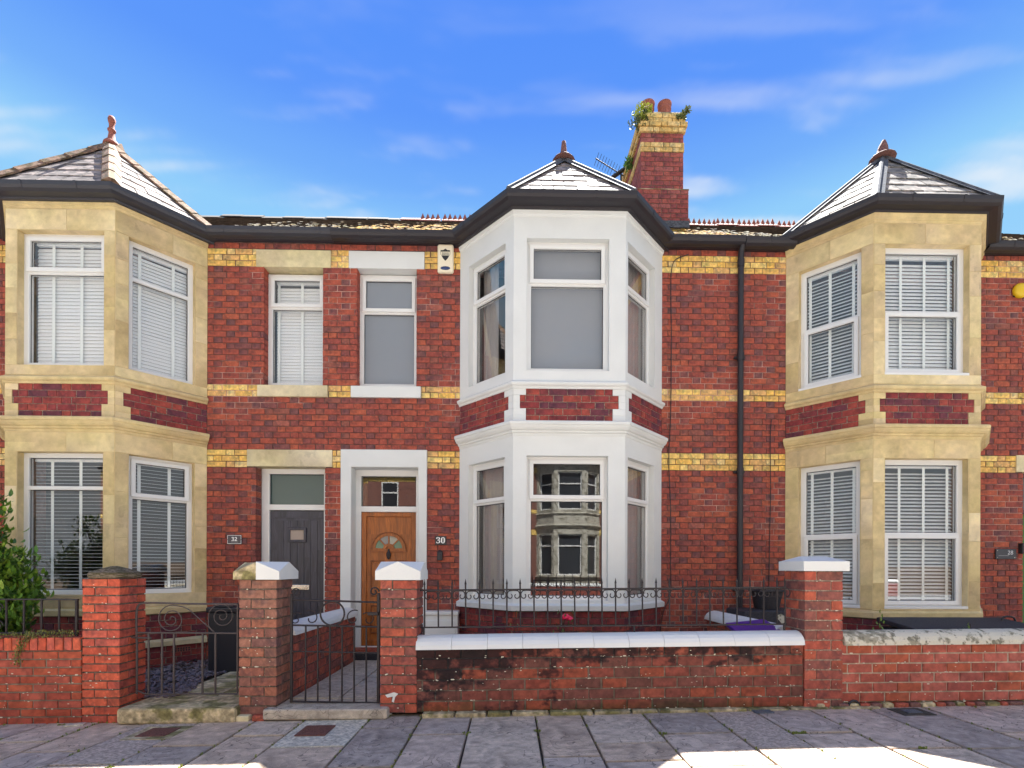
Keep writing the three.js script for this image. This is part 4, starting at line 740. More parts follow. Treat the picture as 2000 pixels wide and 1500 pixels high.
// ------------------------------------------------------------------ small things on the walls
function plate(w, h, draw, px = 512) { const c = document.createElement('canvas'); c.width = px; c.height = Math.round(px * h / w); const x = c.getContext('2d'); draw(x, c.width, c.height); const t = new THREE.CanvasTexture(c); t.colorSpace = THREE.SRGBColorSpace; return new THREE.MeshPhysicalMaterial({ map: t, roughness: 0.35 }); }
const printed = (parent, w, h, mat, pos) => mesh(parent, 'printed_face', new THREE.PlaneGeometry(w, h), mat, pos);
{
  let t = thing('house_number_sign', 'slate plaque with white border reading 32', 'sign', [-3.793, 1.775, 0.012]);
  mesh(t, 'plaque', rb(0.196, 0.126, 0.012, 0.003), M.blackMatt);
  printed(t, 0.19, 0.12, plate(0.19, 0.12, (x, w, h) => { x.fillStyle = '#4a4850'; x.fillRect(0, 0, w, h); x.strokeStyle = '#f2f2f2'; x.lineWidth = 14; x.strokeRect(9, 9, w - 18, h - 18); x.fillStyle = '#f4f4f4'; x.textAlign = 'center'; x.font = 'bold 200px sans-serif'; x.fillText('32', w / 2, h * 0.66); x.fillStyle = '#b9b9bd'; for (let i = 0; i < 15; i++) x.fillRect(w * 0.27 + i * w * 0.031, h * 0.755 + (i % 3) * 2, w * 0.022, 14); }), [0, 0, 0.0068]);
  for (const s of [-1, 1]) mesh(t, 'screw', at(new THREE.SphereGeometry(0.006, 8, 6), s * 0.094, 0, 0.006), M.chrome);
  t = thing('house_number_sign', 'small black plate with white serif number 30 beside the oak door', 'sign', [-0.963, 1.777, 0.010]);
  mesh(t, 'plaque', rb(0.158, 0.122, 0.01, 0.003), M.black);
  printed(t, 0.152, 0.116, plate(0.152, 0.116, (x, w, h) => { x.fillStyle = '#2c2a30'; x.fillRect(0, 0, w, h); x.fillStyle = '#f6f6f4'; x.textAlign = 'center'; x.font = 'bold 390px serif'; x.fillText('30', w / 2, h * 0.84); }), [0, 0, 0.0058]);
  t = thing('house_number_sign', 'long black plaque with number 28 right of the right bay', 'sign', [7.03, 1.62, 0.014]);
  mesh(t, 'plaque', rb(0.297, 0.145, 0.014, 0.004), M.black);
  printed(t, 0.29, 0.138, plate(0.29, 0.138, (x, w, h) => { x.fillStyle = '#33343c'; x.fillRect(0, 0, w, h); x.fillStyle = '#e8e8ea'; x.font = '130px sans-serif'; x.fillText('28', w * 0.58, h * 0.55); x.fillRect(w * 0.14, h * 0.66, w * 0.5, 4); }), [0, 0, 0.0078]);
  for (const [sx, sy] of [[-1, 1], [-1, -1], [1, -1]]) mesh(t, 'screw', at(new THREE.SphereGeometry(0.008, 8, 6), sx * 0.125, sy * 0.05, 0.007), M.chrome);
  t = thing('key_safe', 'small black key safe on the brick under number 30', 'key safe', [-0.972, 1.56, 0.02]);
  mesh(t, 'case', rb(0.075, 0.125, 0.045, 0.012), M.black); mesh(t, 'shackle', at(new THREE.TorusGeometry(0.018, 0.006, 6, 14, Math.PI), 0, 0.062, 0.0), M.black); mesh(t, 'button', at(rb(0.03, 0.02, 0.008, 0.003), 0, 0.02, 0.024), M.blackMatt);
  t = thing('wall_lamp', 'black wall lamp at the right edge beside the green door', 'wall lamp', [7.26, 1.70, 0.03]); mesh(t, 'case', rb(0.07, 0.15, 0.07, 0.01), M.black); mesh(t, 'mount', at(rb(0.05, 0.09, 0.03, 0.004), 0, 0, -0.03), M.black);
  t = thing('alarm_box', 'cream alarm box with dark shield beside the white bay', 'alarm box', [-0.905, 5.668, 0.03]);
  const g = new RoundedBoxGeometry(0.222, 0.395, 0.07, 4, 0.03); mesh(t, 'case', g, M.cream);
  const sh = (k, pts) => { const s = new THREE.Shape(pts.map(p => new THREE.Vector2(...p))); mesh(t, k, new THREE.ExtrudeGeometry(s, { depth: 0.003, bevelEnabled: false }).translate(0, 0, 0.0345), M.gasket); };
  sh('shield_top', [[-0.06, 0.085], [0.06, 0.085], [0.06, 0.105], [0.03, 0.105], [0, 0.125], [-0.03, 0.105], [-0.06, 0.105]]); sh('shield_point', [[-0.052, 0.03], [0.052, 0.03], [0.035, -0.005], [0, -0.042], [-0.035, -0.005]]);
  for (const s of [-1, 1]) sh('shield_edge', [[s * 0.062, 0.105], [s * 0.066, 0.105], [s * 0.066, 0.05], [s * 0.052, 0.03], [s * 0.048, 0.03], [s * 0.062, 0.05]]);
  for (const yy of [0.066, 0.044]) for (let i = 0; i < 6; i++) sh('shield_letter', [[-0.046 + i * 0.016, yy - 0.008], [-0.036 + i * 0.016, yy - 0.008], [-0.036 + i * 0.016, yy + (i % 2 ? 0.004 : 0.008)], [-0.042 + i * 0.016, yy + 0.008]]);
  mesh(t, 'lens', new THREE.SphereGeometry(1, 20, 12).scale(0.068, 0.026, 0.014), new THREE.MeshPhysicalMaterial({ color: col(40, 62, 110), roughness: 0.2 }), [0, -0.142, 0.034]);
  t = thing('alarm_box', 'round yellow alarm dome on the far right brick wall', 'alarm box', [7.215, 5.35, 0.0]);
  mesh(t, 'case', new THREE.SphereGeometry(0.105, 24, 16).scale(1, 1, 0.62), M.yellow, [0, 0, 0.03]); mesh(t, 'badge', at(new THREE.CylinderGeometry(0.04, 0.045, 0.012, 16), 0.03, -0.01, 0.092, 0, Math.PI / 2), M.yellow); mesh(t, 'back_plate', at(rb(0.16, 0.16, 0.03, 0.01), 0, 0, 0.012), M.black);
  t = thing('meter_box', 'white plastic meter box on the wall right of the oak door', 'meter box', [-0.93, 0.12, 0.13]);
  mesh(t, 'case', at(mbox(0.46, 0.66, 0.22, 0.01), 0, 0.33, 0), M.upvc); mesh(t, 'lid', at(rb(0.48, 0.05, 0.24, 0.01), 0, 0.665, 0.01), M.upvc); mesh(t, 'door', at(mbox(0.40, 0.46, 0.012, 0.005), 0, 0.34, 0.115), M.upvc);
}

// ------------------------------------------------------------------ front gardens
const gardens = [['garden_bed', -9, -3.45, 0.10, M.earth], ['front_path', -3.45, -2.36, 0.10, M.joint], ['front_path', -2.13, -1.17, 0.10, M.joint], ['garden_bed', -1.17, 2.66, 0.13, M.earth], ['garden_bed', 2.9, 9.4, 0.16, M.pinkConcrete]];
for (const [nm, a, b, y, m] of gardens) { const g = mbox(b - a, 0.5, 2.12, 0.004); struct(nm, g, m, [(a + b) / 2, y - 0.25, 1.06 + 0.03]); }
{ // path slabs
  const kids = scene.children.filter(c => c.name.startsWith('front_path')), lay = (p, x0, x1, cols, z0, z1, rows, y, m) => { for (let i = 0; i < cols; i++) for (let k = 0; k < rows; k++) { const w = (x1 - x0) / cols, d = (z1 - z0) / rows, s = mesh(p, 'slab', mbox(w - 0.012, 0.04, d - 0.012, 0.006), m, [x0 + (i + 0.5) * w - p.position.x, y - 0.012 - p.position.y + rr(-0.003, 0.003), z0 + (k + 0.5) * d - p.position.z]); s.rotation.x = rr(-0.004, 0.004); } };
  lay(kids[0], -3.38, -2.37, 2, 0.02, 2.12, 4, 0.125, M.path); lay(kids[1], -2.11, -1.19, 2, 0.12, 2.14, 5, 0.125, M.pathGrey);
  // slate chippings
  const gs = []; for (let i = 0; i < 2600; i++) { const g = new THREE.TetrahedronGeometry(rr(0.015, 0.034), 0); g.scale(1.3, 0.4, 1); g.rotateY(R() * 6.28); g.rotateX(rr(-0.5, 0.5)); const z = rr(0.1, 2.12), xm = -3.36 + 0.12 * Math.sin(z * 4), x = xm - Math.pow(R(), 1.5) * 1.1; const c = 0.6 + R() * 0.7, a = new Float32Array(g.attributes.position.count * 3); for (let k = 0; k < a.length; k += 3) a.set([c, c * 0.97, c * 1.06], k); g.setAttribute('color', new THREE.BufferAttribute(a, 3)); gs.push(g.translate(x, 0.125 + R() * 0.02, z)); }
  const m = mesh(scene, 'slate_chippings', mergeGeometries(gs), M.slateChip); m.userData = { label: 'purple grey slate chippings spread beside the left path', category: 'chippings', kind: 'stuff' };
}
// ---- gate pillars
function pillar(name, label, x, z, w, base, top, ch, pal, jm, cap, uvw) {
  const t = thing('gate_pillar', label, 'pillar', [x, base, z], 0, 'brick gate pillars along the pavement'), Hh = top - base, rows = Math.round(Hh / ch), c = Hh / rows, bw = 0.105, bl = w - bw - 0.010;
  mesh(t, 'mortar_core', at(mbox(w - 0.016, Hh, w - 0.016, 0.004), 0, Hh / 2, 0), jm);
  for (let i = 0; i < rows; i++) for (let k = 0; k < 4; k++) {
    const g = brickGeo(bl, c - 0.013, bw, Math.floor(R() * 5), true), o = i % 2 ? 1 : -1, [pn, ci] = pick(pal);
    const m = mesh(t, 'brick', g, palMat[pn][ci]); const grp = new THREE.Object3D(); grp.rotation.y = k * Math.PI / 2; const v = new THREE.Vector3(o * (w - bl) / 2, (i + 0.5) * c, w / 2 + rr(-0.002, 0.002)); v.applyAxisAngle(new THREE.Vector3(0, 1, 0), k * Math.PI / 2); m.position.copy(v); m.rotation.y = k * Math.PI / 2; m.rotation.z = rr(-0.005, 0.005);
  }
  { const k = new THREE.Object3D(); flecks(t, w, Hh, c, 34, 0, Math.round(x * 100) + 999); const q = t.children[t.children.length - 1]; q.position.set(-w / 2, 0, w / 2); }
  cap(t, Hh, w); return t;
}
const hipCap = (w, d, e, h, mat, ridge = 0.02) => { const g = new THREE.BufferGeometry(), a = w / 2, b = d / 2, P = []; const v = [[-a, 0, -b], [a, 0, -b], [a, 0, b], [-a, 0, b], [-a, e, -b], [a, e, -b], [a, e, b], [-a, e, b], [-ridge, e + h, 0], [ridge, e + h, 0]]; const q = [[3, 2, 6], [3, 6, 7], [2, 1, 5], [2, 5, 6], [1, 0, 4], [1, 4, 5], [0, 3, 7], [0, 7, 4], [7, 6, 9], [7, 9, 8], [5, 4, 8], [5, 8, 9], [6, 5, 9], [4, 7, 8], [0, 1, 2], [0, 2, 3]]; const UV = []; for (const t of q) for (const k of t) { P.push(...v[k]); UV.push(v[k][0] + v[k][2] * 0.3, v[k][1] + v[k][2] * 0.5); } g.setAttribute('position', new THREE.Float32BufferAttribute(P, 3)); g.setAttribute('uv', new THREE.Float32BufferAttribute(UV, 2)); g.computeVertexNormals(); return g; };
// cap with chamfered corners: each side rises to a peak at its middle; sgn keeps one half only
function gableCap(w, d, e, h, sgn = 0) {
  const a = w / 2, b = d / 2, t = e + h, P = [], UV = [], f = (...v) => { for (let i = 1; i < v.length - 1; i++) for (const q of [v[0], v[i], v[i + 1]]) { P.push(...q); UV.push(q[0] + q[2] * 0.4, q[1] + q[2] * 0.6); } };
  for (const s of sgn ? [sgn] : [1, -1]) {
    f([0, 0, b], [s * a, 0, b], [s * a, e, b], [0, t, b]); f([0, 0, -b], [s * a, 0, -b], [s * a, e, -b], [0, t, -b]);
    f([s * a, 0, b], [s * a, 0, -b], [s * a, e, -b], [s * a, t, 0], [s * a, e, b]);
    f([s * a, e, b], [s * a, t, 0], [0, t, b]); f([s * a, e, -b], [s * a, t, 0], [0, t, -b]); f([0, t, b], [s * a, t, 0], [0, t, -b]);
    f([0, 0, b], [s * a, 0, b], [s * a, 0, -b], [0, 0, -b]); if (sgn) f([0, 0, b], [0, t, b], [0, t, -b], [0, 0, -b]);
  }
  const g = new THREE.BufferGeometry(); g.setAttribute('position', new THREE.Float32BufferAttribute(P, 3)); g.setAttribute('uv', new THREE.Float32BufferAttribute(UV, 2)); g.computeVertexNormals(); return g;
}
const ZP = 2.25;
pillar('A', 'orange brick gate pillar with rounded mossy stone cap', -3.71, ZP, 0.335, -0.03, 1.29, 0.0775, 'modern', M.mortarGrey, (t, h, w) => {
  const g = new THREE.LatheGeometry([[0, 0], [0.235, 0], [0.25, 0.012], [0.25, 0.045], [0.23, 0.06], [0.13, 0.09], [0.04, 0.112], [0, 0.115]].map(p => new THREE.Vector2(...p)), 28); const p = g.attributes.position; for (let i = 0; i < p.count; i++) { const x = p.getX(i), z = p.getZ(i), m = Math.max(Math.abs(x), Math.abs(z)) || 1, r = Math.hypot(x, z), k = r ? (0.55 * r / m * 0.80 + 0.45 * 0.9) : 1, e = 1 + (vnoise(x * 40 + 9, z * 40 + p.getY(i) * 30) - 0.5) * 0.04; p.setXYZ(i, x * k * e * 0.84, p.getY(i) * e, z * k * e * 0.84); } g.computeVertexNormals(); mesh(t, 'cap', g, M.capStone, [0, h, 0]);
});
pillar('B', 'purple brown brick gate pillar with half painted pointed cap', -2.30, ZP, 0.34, 0.04, 1.285, 0.089, 'brown', M.mortarGrey, (t, h) => {
  mesh(t, 'cap', gableCap(0.41, 0.41, 0.07, 0.085, -1), M.mossStone, [-0.001, h, 0]).userData.label = 'bare stone half of the cap';
  mesh(t, 'cap', gableCap(0.42, 0.42, 0.075, 0.088, 1), M.white, [0.001, h, 0]).userData.label = 'white painted half of the cap';
});
pillar('C', 'red brick gate pillar with white pointed cap at the railing end', -1.02, ZP, 0.335, 0.06, 1.285, 0.0885, 'old', M.mortarGrey, (t, h) => mesh(t, 'cap', gableCap(0.41, 0.42, 0.08, 0.088), M.white, [0, h, 0]));
pillar('D', 'weathered brick pillar with flat white cap at the right wall', 2.925, ZP, 0.36, 0.09, 1.38, 0.0905, 'old', M.mortarPale, (t, h) => { const g = hipCap(0.43, 0.44, 0.09, 0.05, M.white, 0.13); mesh(t, 'cap', g, M.white, [0, h, 0]); });
{ // pale mortar smears and the white paint mark
  const t = scene.children.find(c => c.userData.label && c.userData.label.startsWith('red brick gate pillar'));
  const s = new THREE.Shape([[-0.06, 0.02], [0.02, 0.045], [0.06, 0.03], [0.03, 0.0], [0.02, -0.05], [0.0, -0.04], [0.01, 0.005], [-0.04, -0.005]].map(p => new THREE.Vector2(...p))); mesh(t, 'paint_mark', new THREE.ExtrudeGeometry(s, { depth: 0.003, bevelEnabled: false }), M.white, [-0.06, 0.15, 0.170]);
}

// ---- garden walls
const stainTex = (w, h, paint) => { const nx = 1024, ny = Math.round(1024 * h / w), d = new Uint8Array(nx * ny * 4), sr = rng(31); for (let j = 0; j < ny; j++) for (let i = 0; i < nx; i++) { const c = paint(i / nx * w, j / ny * h, sr), o = (j * nx + i) * 4; for (let k = 0; k < 3; k++) d[o + k] = clamp(c[k]) * 255; d[o + 3] = 255; } const t = new THREE.DataTexture(d, nx, ny); t.colorSpace = THREE.SRGBColorSpace; t.magFilter = THREE.LinearFilter; t.minFilter = THREE.LinearMipmapLinearFilter; t.generateMipmaps = true; t.wrapS = t.wrapT = THREE.ClampToEdgeWrapping; t.needsUpdate = true; return t; };
function gardenWall(label, x0, x1, base, top, z, thick, ch, pal, jm, slope, stain) {
  const t = thing('garden_wall', label, 'wall', [x0, base, z], 0, 'low brick front walls'); t.rotation.z = slope;
  const L = x1 - x0, Hh = top - base, rows = Math.round(Hh / ch), c = Hh / rows;
  let mat = null, coreMat = jm;
  if (stain) { const st = stainTex(L, Hh, stain); const ms = palCol[pal].map(q => new THREE.MeshStandardMaterial({ color: q, roughness: 0.88, map: st, bumpMap: rep(tBrickB, 6, 1.5), bumpScale: 0.003 })); mat = b => ms[b.ci]; coreMat = new THREE.MeshStandardMaterial({ color: jm.color, roughness: 0.95, map: st, bumpMap: rep(tMortar, 8, 2), bumpScale: 0.003 }); }
  const cg = mbox(L - 0.004, Hh - 0.002, thick - 0.02, 0.003, 0, 0).translate(L / 2, Hh / 2, -thick / 2); if (stain) { const p = cg.attributes.position, uv = cg.attributes.uv; for (let i = 0; i < p.count; i++) uv.setXY(i, p.getX(i) / L, p.getY(i) / Hh); }
  mesh(t, 'mortar_core', cg, coreMat);
  emit(layBricks({ u0: 0.002, u1: L - 0.002, v0: 0, rows, ch: c, s: pal === 'modern' ? 0.213 : 0.223, j: 0.013, bond: 'stretcher', pal: () => pick(pal), depth: 0.04, phase: 0.06 }), t, FRONT, { worldUV: stain ? [0, 0, L, Hh] : null, mat });
  flecks(t, L, Hh, c, Math.round(L * 70), 0, Math.round(L * 100));
  return { t, L, Hh };
}
// soot-dark algae under the coping at the left, lichen flecks, green along the foot: as on the photographed wall
const sootStain = (x, y, r) => { const n = fbm(x * 11, y * 15, 256, 5), m = fbm(x * 2.4 + 7, y * 4.2, 256, 4), q = fbm(x * 30 + 3, y * 34, 256, 3); const k = smooth(-0.10, 0.26, smooth(0.20, 0.55, y) * 0.62 + (1 - x / 3.4) * 0.52 + (n - 0.5) * 0.75 + (m - 0.5) * 0.9 + (q - 0.5) * 0.35 - 0.66); const g = smooth(0.10, 0.0, y + (m - 0.5) * 0.16 + (n - 0.5) * 0.1) * 0.5; const l = 0.86 + (fbm(x * 26, y * 26, 256, 4) - 0.5) * 0.45; return [l * (1 - k * 0.62) * (1 - g * 0.42), l * (1 - k * 0.60) * (1 - g * 0.16), l * (1 - k * 0.52) * (1 - g * 0.45)]; };
const lichen = (x, y, r) => { const l = 0.88 + (fbm(x * 24 + 3, y * 24, 256, 4) - 0.5) * 0.4, m = fbm(x * 2.3, y * 3, 256, 4), f = vnoise(x * 90 + 40, y * 90) > 0.95 && m > 0.4 ? 0.4 : 0, e = smooth(0.58, 0.74, fbm(x * 5 + 20, y * 5, 256, 4)) * 0.16; return [l + f + e * 0.4, l + f * 1.2 + e, l + f * 1.25 + e * 1.1]; };
function flecks(t, L, Hh, c, N, z, seed) {   // crusts of pale lichen, mostly along the bed joints
  const r = rng(seed), gs = []; for (let i = 0; i < N; i++) { const g = new THREE.IcosahedronGeometry(0.003 + r() * r() * 0.006, 0); g.scale(1 + r() * 1.6, 0.8, 0.5); const row = Math.floor(r() * Hh / c) * c; gs.push(g.translate(0.03 + r() * (L - 0.06), r() < 0.75 ? Math.min(Hh - 0.01, row + (r() - 0.5) * 0.02 + 0.004) : r() * Hh * 0.97, z + 0.001)); }
  const m = mesh(t, 'lichen', mergeGeometries(gs.map(g => flat(g))), M.lichen); m.userData.kind = 'stuff';
}
const halfRound = (r, h) => { const p = []; for (let i = 0; i <= 10; i++) { const a = Math.PI * i / 10; p.push([Math.cos(a) * r, Math.sin(a) * h]); } return p; };
const slope = 0.0125;
{
  const { t, L, Hh } = gardenWall('low red brick wall with rounded white coping and sooty stains', -0.852, 2.745, 0.068, 0.655, 2.42, 0.23, 0.0975, 'old', M.mortarGrey, slope, sootStain);
  const N = 11; for (let i = 0; i < N; i++) { const a = 0.0 + i * (L / N) + 0.0015, b = (i + 1) * (L / N) - 0.0015; const m = mesh(t, 'coping_stone', bar([a, Hh - 0.008, -0.115], [b, Hh - 0.008, -0.115], [[-0.15, 0], ...halfRound(0.148, 0.122).reverse(), [0.15, 0]].slice(1, -1)), M.white); m.position.y = rr(-0.0015, 0.0015); }
  // rough stone footing, proud of the bricks
  for (let x = 0.05, i = 0; x < L + 0.3; i++) { const w = rr(0.22, 0.5); mesh(t, 'footing_stone', mbox(w - 0.012, 0.075 + rr(-0.01, 0.01), 0.16, 0.016), i % 4 ? M.footing : M.mossStone, [x + w / 2, -0.035, -0.02 + rr(-0.008, 0.008)]); x += w; }
  const w2 = gardenWall('low orange brick wall with brick on edge top left of the first pillar', -6.4, -3.882, -0.055, 0.617, 2.42, 0.22, 0.0755, 'modern', M.mortarGrey, 0.006, lichen);
  for (let i = 0; i < 33; i++) { const [pn, ci] = pick('modern'), m = mesh(w2.t, 'brick', brickGeo(0.066, 0.115, 0.21, i % 5, true), palMat[pn][ci], [w2.L - 0.04 - i * 0.0765, w2.Hh + 0.064, 0.004 + rr(-0.003, 0.003)]); m.rotation.z = rr(-0.03, 0.03); }
  mesh(w2.t, 'top_mortar', at(mbox(w2.L - 0.01, 0.108, 0.19, 0.004), w2.L / 2, w2.Hh + 0.055, -0.105), M.mortarGrey);
  const w3 = gardenWall('low pinkish brick wall with rough flaking coping on the right', 2.752, 6.6, 0.15, 0.69, 2.421, 0.23, 0.0895, 'pink', M.mortarPale, 0.010, lichen);
  for (let i = 0; i < 7; i++) { const a = 0.375 + i * 0.46, b = a + 0.456, g = bar([a, w3.Hh - 0.006, -0.115], [b, w3.Hh - 0.006, -0.115], [[-0.15, 0], ...halfRound(0.148, 0.128).reverse(), [0.15, 0]].slice(1, -1)); mesh(w3.t, 'coping_stone', g, M.copingOld); }
  for (let x = 0.10, i = 0; x < 2.6; i++) { const w = rr(0.08, 0.15); if (i !== 1) mesh(w3.t, 'footing_brick', mbox(w - 0.012, 0.06, 0.12, 0.018), [M.mossStone, M.redTile, M.terraDark][i % 3], [x + w / 2, -0.035, -0.03]); x += w; }
}
{ // drain pipe stub in a hole at the wall foot
  const t = thing('drain_pipe', 'pale drain pipe stub poking from a hole at the wall foot', 'pipe', [3.215, 0.12, 2.42]);
  mesh(t, 'pipe', new THREE.LatheGeometry([[0.018, 0], [0.026, 0], [0.026, 0.10], [0.018, 0.10], [0.018, 0]].map(p => new THREE.Vector2(...p)), 14).rotateX(Math.PI / 2 + 0.35), M.concrete, [0, 0.0, -0.03]); mesh(t, 'hole_lining', new THREE.TorusGeometry(0.05, 0.012, 6, 14, Math.PI).translate(0, 0.0, 0.004), M.blackMatt);
}
// steps at the gates
{
  const s = single('stone_step', 'mossy worn stone step under the left gate', 'step', mbox(1.06, 0.15, 0.46, 0.03), M.mossStone, [-2.985, 0.06, 2.27]); s.rotation.z = 0.008;
  const s2 = single('stone_step', 'long grey stone step under the middle gate', 'step', mbox(1.12, 0.10, 0.44, 0.02), M.pathGrey, [-1.66, 0.072, 2.28]); s2.rotation.z = 0.004;
  for (const [x, w, m] of [[-2.42, 0.15, M.lintel], [-2.27, 0.12, M.redTile]]) single('loose_brick', w > 0.13 ? 'pale broken brick under the purple brown pillar' : 'red broken brick under the purple brown pillar', 'brick', mbox(w - 0.01, 0.06, 0.12, 0.014), m, [x, gy(x) + 0.02, 2.42]);
  single('stone_flake', 'flat pale stone flake lying before the left wall', 'stone', mbox(0.15, 0.02, 0.07, 0.008), M.concrete, [-3.87, gy(-3.87) + 0.006, 2.50], 0.3);
}
// divider walls between the gardens
function divider(label, x, z0, z1, base, top, w, sgn) {
  const t = thing('garden_wall', label, 'wall', [x, base, z0], 0, 'low brick front walls'), L = z1 - z0, Hh = top - base, rows = Math.round(Hh / 0.088), c = Hh / rows;
  mesh(t, 'mortar_core', at(mbox(w - 0.02, Hh, L - 0.01, 0.003), 0, Hh / 2, L / 2), M.mortarGrey);
  for (const s of [1, -1]) { const f = s > 0 ? face([w / 2, L], [w / 2, 0]) : face([-w / 2, 0], [-w / 2, L]); emit(layBricks({ u0: 0.005, u1: L - 0.005, v0: 0, rows, ch: c, j: 0.011, pal: () => pick('old'), depth: 0.03 }), t, f); }
  const N = 6; for (let i = 0; i < N; i++) mesh(t, 'coping_stone', bar([0, Hh - 0.005, i * L / N + 0.001], [0, Hh - 0.005, (i + 1) * L / N - 0.001], halfRound(w / 2 + 0.035, 0.115)), M.white);
}
divider('low brick wall with white coping between the two front paths', -2.245, 0.02, 2.07, 0.08, 0.735, 0.22, 1);
divider('low brick wall with white coping behind the right end of the railing', 2.775, 0.25, 2.06, 0.1, 0.72, 0.21, -1);

// ------------------------------------------------------------------ ironwork
{
  const t = thing('railing', 'black iron railing with pointed bars and scrolls on the white coping', 'railing', [-0.84, 0.80, 2.305]); t.rotation.z = 0.0105;
  const L = 3.48, top = 0.385, low = 0.035;
  mesh(t, 'top_rail', at(rb(L, 0.016, 0.022, 0.003), L / 2, top, 0), M.iron); mesh(t, 'bottom_rail', at(rb(L, 0.014, 0.022, 0.003), L / 2, low, 0), M.iron);
  const n = 27, dx = L / n; const barG = rod([0, low, 0], [0, top + 0.055, 0], 0.0075, 8), tip = new THREE.ConeGeometry(0.011, 0.055, 8).translate(0, top + 0.08, 0);
  for (let i = 0; i <= n; i++) { const x = Math.min(i * dx + 0.04, L - 0.01); const m = mesh(t, 'bar', barG, M.iron, [x, 0, 0]); mesh(m, 'spear_tip', tip, M.iron); m.rotation.z = rr(-0.006, 0.006); }
  for (let i = 0; i < n; i++) { const x = i * dx + 0.04 + dx / 2; const pts = [...spiral(-0.028, top - 0.056, 0, 0.010, 0.036, Math.PI * 2.3, Math.PI * 0.62, 18).map(p => [p[0], p[1] * 1 + (p[1] - top + 0.056) * 0.25, p[2]]), ...spiral(0.028, top - 0.056, 0, 0.036, 0.010, Math.PI * 0.38, -Math.PI * 1.3, 18).map(p => [p[0], p[1] + (p[1] - top + 0.056) * 0.25, p[2]])]; mesh(t, 'scroll', tube(pts, 0.0052, 44, 5), M.iron, [x, rr(-0.002, 0.002), 0.004]); }
  for (const x of [0.03, 2.02, L - 0.02]) mesh(t, 'post', rod([x, -0.09, 0], [x, low, 0], 0.011), M.iron);
}
{
  const t = thing('railing', 'plain dark iron railing on the left orange brick wall', 'railing', [-6.2, 0.74, 2.31]); const L = 2.2;
  mesh(t, 'top_rail', at(rb(L, 0.014, 0.022, 0.003), L / 2, 0.352, 0), M.iron); mesh(t, 'bottom_rail', at(rb(L, 0.014, 0.022, 0.003), L / 2, 0.04, 0), M.iron);
  for (let i = 0; i < 14; i++) mesh(t, 'bar', rod([0, i % 7 === 0 ? -0.04 : 0.04, 0], [0, 0.352, 0], i === 0 ? 0.014 : 0.009), M.iron, [L - 0.015 - i * 0.16, 0, 0]);
  for (let i = 0; i < 5; i++) for (const y of [0.27, 0.11]) mesh(t, 'scroll', tube(spiral(0, 0, 0, 0.05, 0.012, 0, Math.PI * 3.4, 30), 0.005, 44, 5), M.iron, [L - 0.73 - i * 0.16, y, 0.004]);
  mesh(t, 'wall_tie', rod([L - 0.02, 0.17, 0], [L + 0.09, 0.17, 0], 0.006), M.iron);
}
{
  const t = thing('garden_gate', 'black iron gate with ring and scrolls before the oak door', 'gate', [-2.055, 0.11, 2.30]); const W = 0.835, I = M.iron;
  mesh(t, 'hinge_stile', at(rb(0.022, 1.02, 0.022, 0.003), 0.011, 0.53, 0), I); mesh(t, 'latch_stile', at(rb(0.026, 1.06, 0.026, 0.003), W - 0.013, 0.52, 0), I);
  for (const [y0, y1, nm] of [[0.985, 0.96, 'top_rail'], [0.745, 0.73, 'middle_rail'], [0.50, 0.485, 'lower_rail'], [0.03, 0.015, 'bottom_rail']]) mesh(t, nm, rod([0.01, y0, 0], [W - 0.01, y1, 0], nm === 'lower_rail' ? 0.007 : 0.009), I);
  for (let i = 1; i < 7; i++) mesh(t, 'bar', rod([0.03 + i * 0.113, 0.02, 0], [0.03 + i * 0.113, 0.735, 0], 0.0085), I);
  mesh(t, 'ring', tube(spiral(0.39, 0.855, 0, 0.112, 0.112, 0, Math.PI * 2, 30), 0.0085, 50, 6), I);
  for (const s of [-1, 1]) { mesh(t, 'scroll', tube(spiral(0.39 + s * 0.20, 0.81, 0.003, 0.082, 0.018, s > 0 ? Math.PI * 0.35 : Math.PI * 0.65, s > 0 ? Math.PI * 2.0 : -Math.PI * 1.0, 26).concat([]), 0.006, 44, 5), I); mesh(t, 'scroll', tube(spiral(0.39 + s * 0.335, 0.80, 0.003, 0.07, 0.016, s > 0 ? Math.PI * 0.75 : Math.PI * 0.25, s > 0 ? -Math.PI * 1.1 : Math.PI * 2.1, 26), 0.0055, 44, 5), I); }
  mesh(t, 'finial_scroll', tube(spiral(W - 0.055, 1.06, 0, 0.045, 0.012, 0, Math.PI * 2.4, 26), 0.008, 40, 6), I); mesh(t, 'finial_scroll', tube(spiral(0.055, 1.05, 0, 0.045, 0.012, Math.PI, -Math.PI * 1.4, 26), 0.006, 40, 6), I);
  mesh(t, 'latch', at(rb(0.10, 0.03, 0.03, 0.005), W - 0.06, 0.855, 0.015), I);
}
